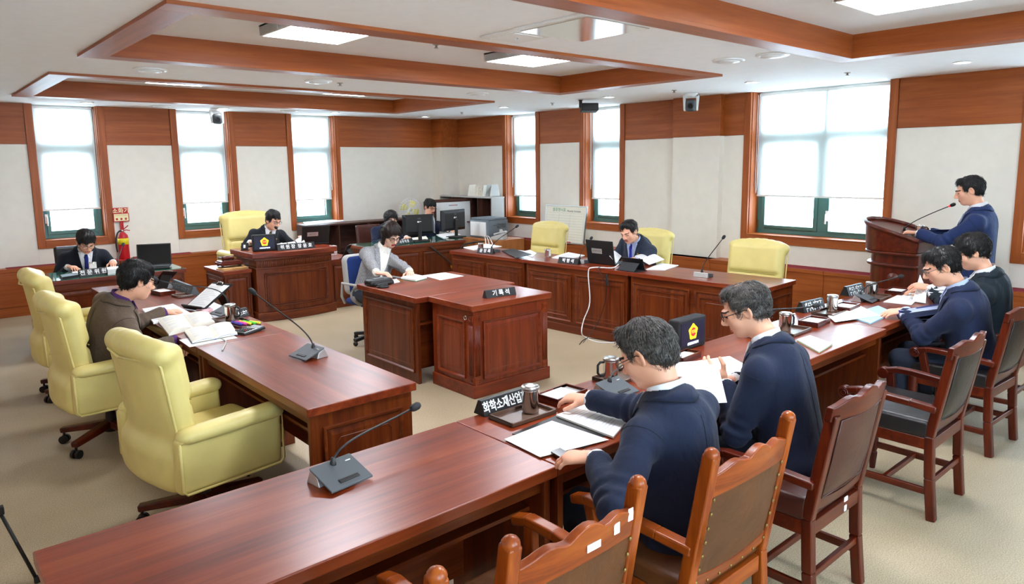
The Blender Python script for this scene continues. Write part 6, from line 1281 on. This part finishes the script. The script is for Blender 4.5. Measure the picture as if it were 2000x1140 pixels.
# ---- whiteboard, fire extinguisher, sign
A, B = GX(1060, 398, 7.72), GX(1140, 401, 7.72); yb, ya = A.y, B.y; o = thing('whiteboard', 'small whiteboard schedule with metal frame standing on the ledge', 'whiteboard', (7.72, (ya+yb)/2, .62)); W2 = (yb-ya)/2; H2 = 1.20-.62; T4 = Matrix.Rotation(math.radians(8), 4, 'Y')
b = MB().box(-.008, .008, -W2, W2, 0, H2).build('board', 'paper_warm', o, xf=T4)
for q in ((-W2, W2, 0, .02), (-W2, W2, H2-.02, H2), (-W2, -W2+.02, .02, H2-.02), (W2-.02, W2, .02, H2-.02)): MB().box(-.014, .014, q[0], q[1], q[2], q[3]).build('frame_bar', 'silver', o, .003, xf=T4)
text('월중행사표', .062, 'ink_green', b, T4 @ frame((-.0095, W2*.30, H2*.87), (0, -1, 0), (0, 0, 1)), extrude=.0004); text('Monthly Schedule', .04, 'ink', b, T4 @ frame((-.0095, -W2*.42, H2*.85), (0, -1, 0), (0, 0, 1)), extrude=.0004)
gm = MB()
for k in range(11): z = .06+k*.04; gm.box(-.0092, -.0085, -W2*.9, W2*.9, z, z+.0025)
for y in (-W2*.9, -W2*.25, W2*.28, W2*.9): gm.box(-.0092, -.0085, y-.0015, y+.0015, .06, H2*.77)
gm.build('ruled_grid', 'grey_light', b, xf=T4); MB().box(-.06, -.014, -W2*.6, W2*.6, .0, .012).build('pen_shelf', 'silver', o, .002, xf=T4); MB().tube([(-.04, -W2*.45, .02), (-.04, -W2*.30, .02)], .008, 8).build('marker', 'red_paint', o, xf=T4)
c = GY(247, 500, 10.58); o = thing('fire_extinguisher', 'red fire extinguisher with yellow label standing on the ledge', 'fire extinguisher', (c.x, 10.68, .612)); MB().lathe([(.06, 0), (.066, .012), (.066, .285), (.058, .325), (.03, .36), (.02, .365)], n=28).build('cylinder', 'red_paint', o, smooth=True); MB().lathe([(.0668, .20), (.0668, .285)], n=28).build('label_band', 'yellow_label', o, smooth=True); MB().lathe([(.018, .36), (.02, .39), (.012, .40)], n=14).build('valve', 'chrome', o, smooth=True)
MB().tube([(.0, 0, .395), (.03, -.02, .42), (.07, -.03, .455)], .007, 8).build('carry_handle', 'red_paint', o); MB().tube([(.0, 0, .385), (.04, -.03, .395), (.085, -.03, .385)], .006, 8).build('squeeze_lever', 'red_paint', o); MB().tube(bez(Vector((-.01, 0, .385)), Vector((-.10, -.03, .40)), Vector((-.105, -.02, .2)), Vector((-.085, -.02, .10))), .010, 8).build('hose', 'black', o, smooth=True)
MB().box(-.11, .09, -.09, .09, -.012, 0).build('stand_plate', 'red_paint', o, .003)
A = GY(219, 406, 10.76); B = GY(253, 432, 10.76); o = thing('extinguisher_sign', 'red and cream fire extinguisher sign on a red post', 'sign', ((A.x+B.x)/2, 10.765, .612)); W2 = (B.x-A.x)/2; zb, zt = B.z-.612, A.z-.612
MB().box(-.022, .022, -.006, .006, 0, zb+.02).build('post', 'red_paint', o, .002); b = MB().box(-W2, W2, -.012, -.004, zb, zt).build('sign_board', 'red_paint', o, .012); MB().box(-W2+.012, W2-.012, -.0135, -.011, zb+.012, zb+(zt-zb)*.56).build('sign_field', 'cream_sign', b); text('소화기', .075, 'cream_sign', b, frame((0, -.0128, zb+(zt-zb)*.76), (1, 0, 0), (0, 0, 1)), extrude=.0005, bold=.0015)
for k in range(2): MB().box(-W2+.02, W2-.02, -.0142, -.0134, zb+(zt-zb)*(.49-.06*k), zb+(zt-zb)*(.50-.06*k)).build('printed_line', 'ink_red', b)
for k in (-1, 0, 1): MB().ball((k*.055, -.0138, zb+(zt-zb)*.2), (.014, .0008, .016), 12, 8).build('pictogram', 'ink_red', b)
# ---- tripod cut off at the left edge
foot = G(73, 1133, .012); o = thing('tripod', 'black tripod leg reaching in at the lower left corner', 'tripod', (foot.x-.42, foot.y+.10, 0)); L0 = foot-o.location; 
q = G(8, 1015, .30)-o.location; top = L0+(q-L0)*3.6
for a in (0, 120, 240):
    R = Rz(a); p0, p1 = R @ (L0-Vector((top.x, top.y, 0)))+Vector((top.x, top.y, 0)), top; lg = MB().tube([p0, p0+(p1-p0)*.33], .008, 10).build('lower_leg', 'black', o, smooth=True); MB().tube([p0+(p1-p0)*.31, p1], .011, 10).build('upper_leg', 'black', o, smooth=True); MB().tube([p0-Vector((0, 0, .008)), p0+Vector((0, 0, .02))], .013, 10).build('rubber_foot', 'black_soft', lg); MB().box(*(v for i in range(3) for v in ((p0+(p1-p0)*.32)[i]-.018, (p0+(p1-p0)*.32)[i]+.018))).build('leg_lock', 'black', lg, .004)
MB().tube([top-Vector((0, 0, .05)), top+Vector((0, 0, .12))], .02, 12).build('head_column', 'black', o, smooth=True)
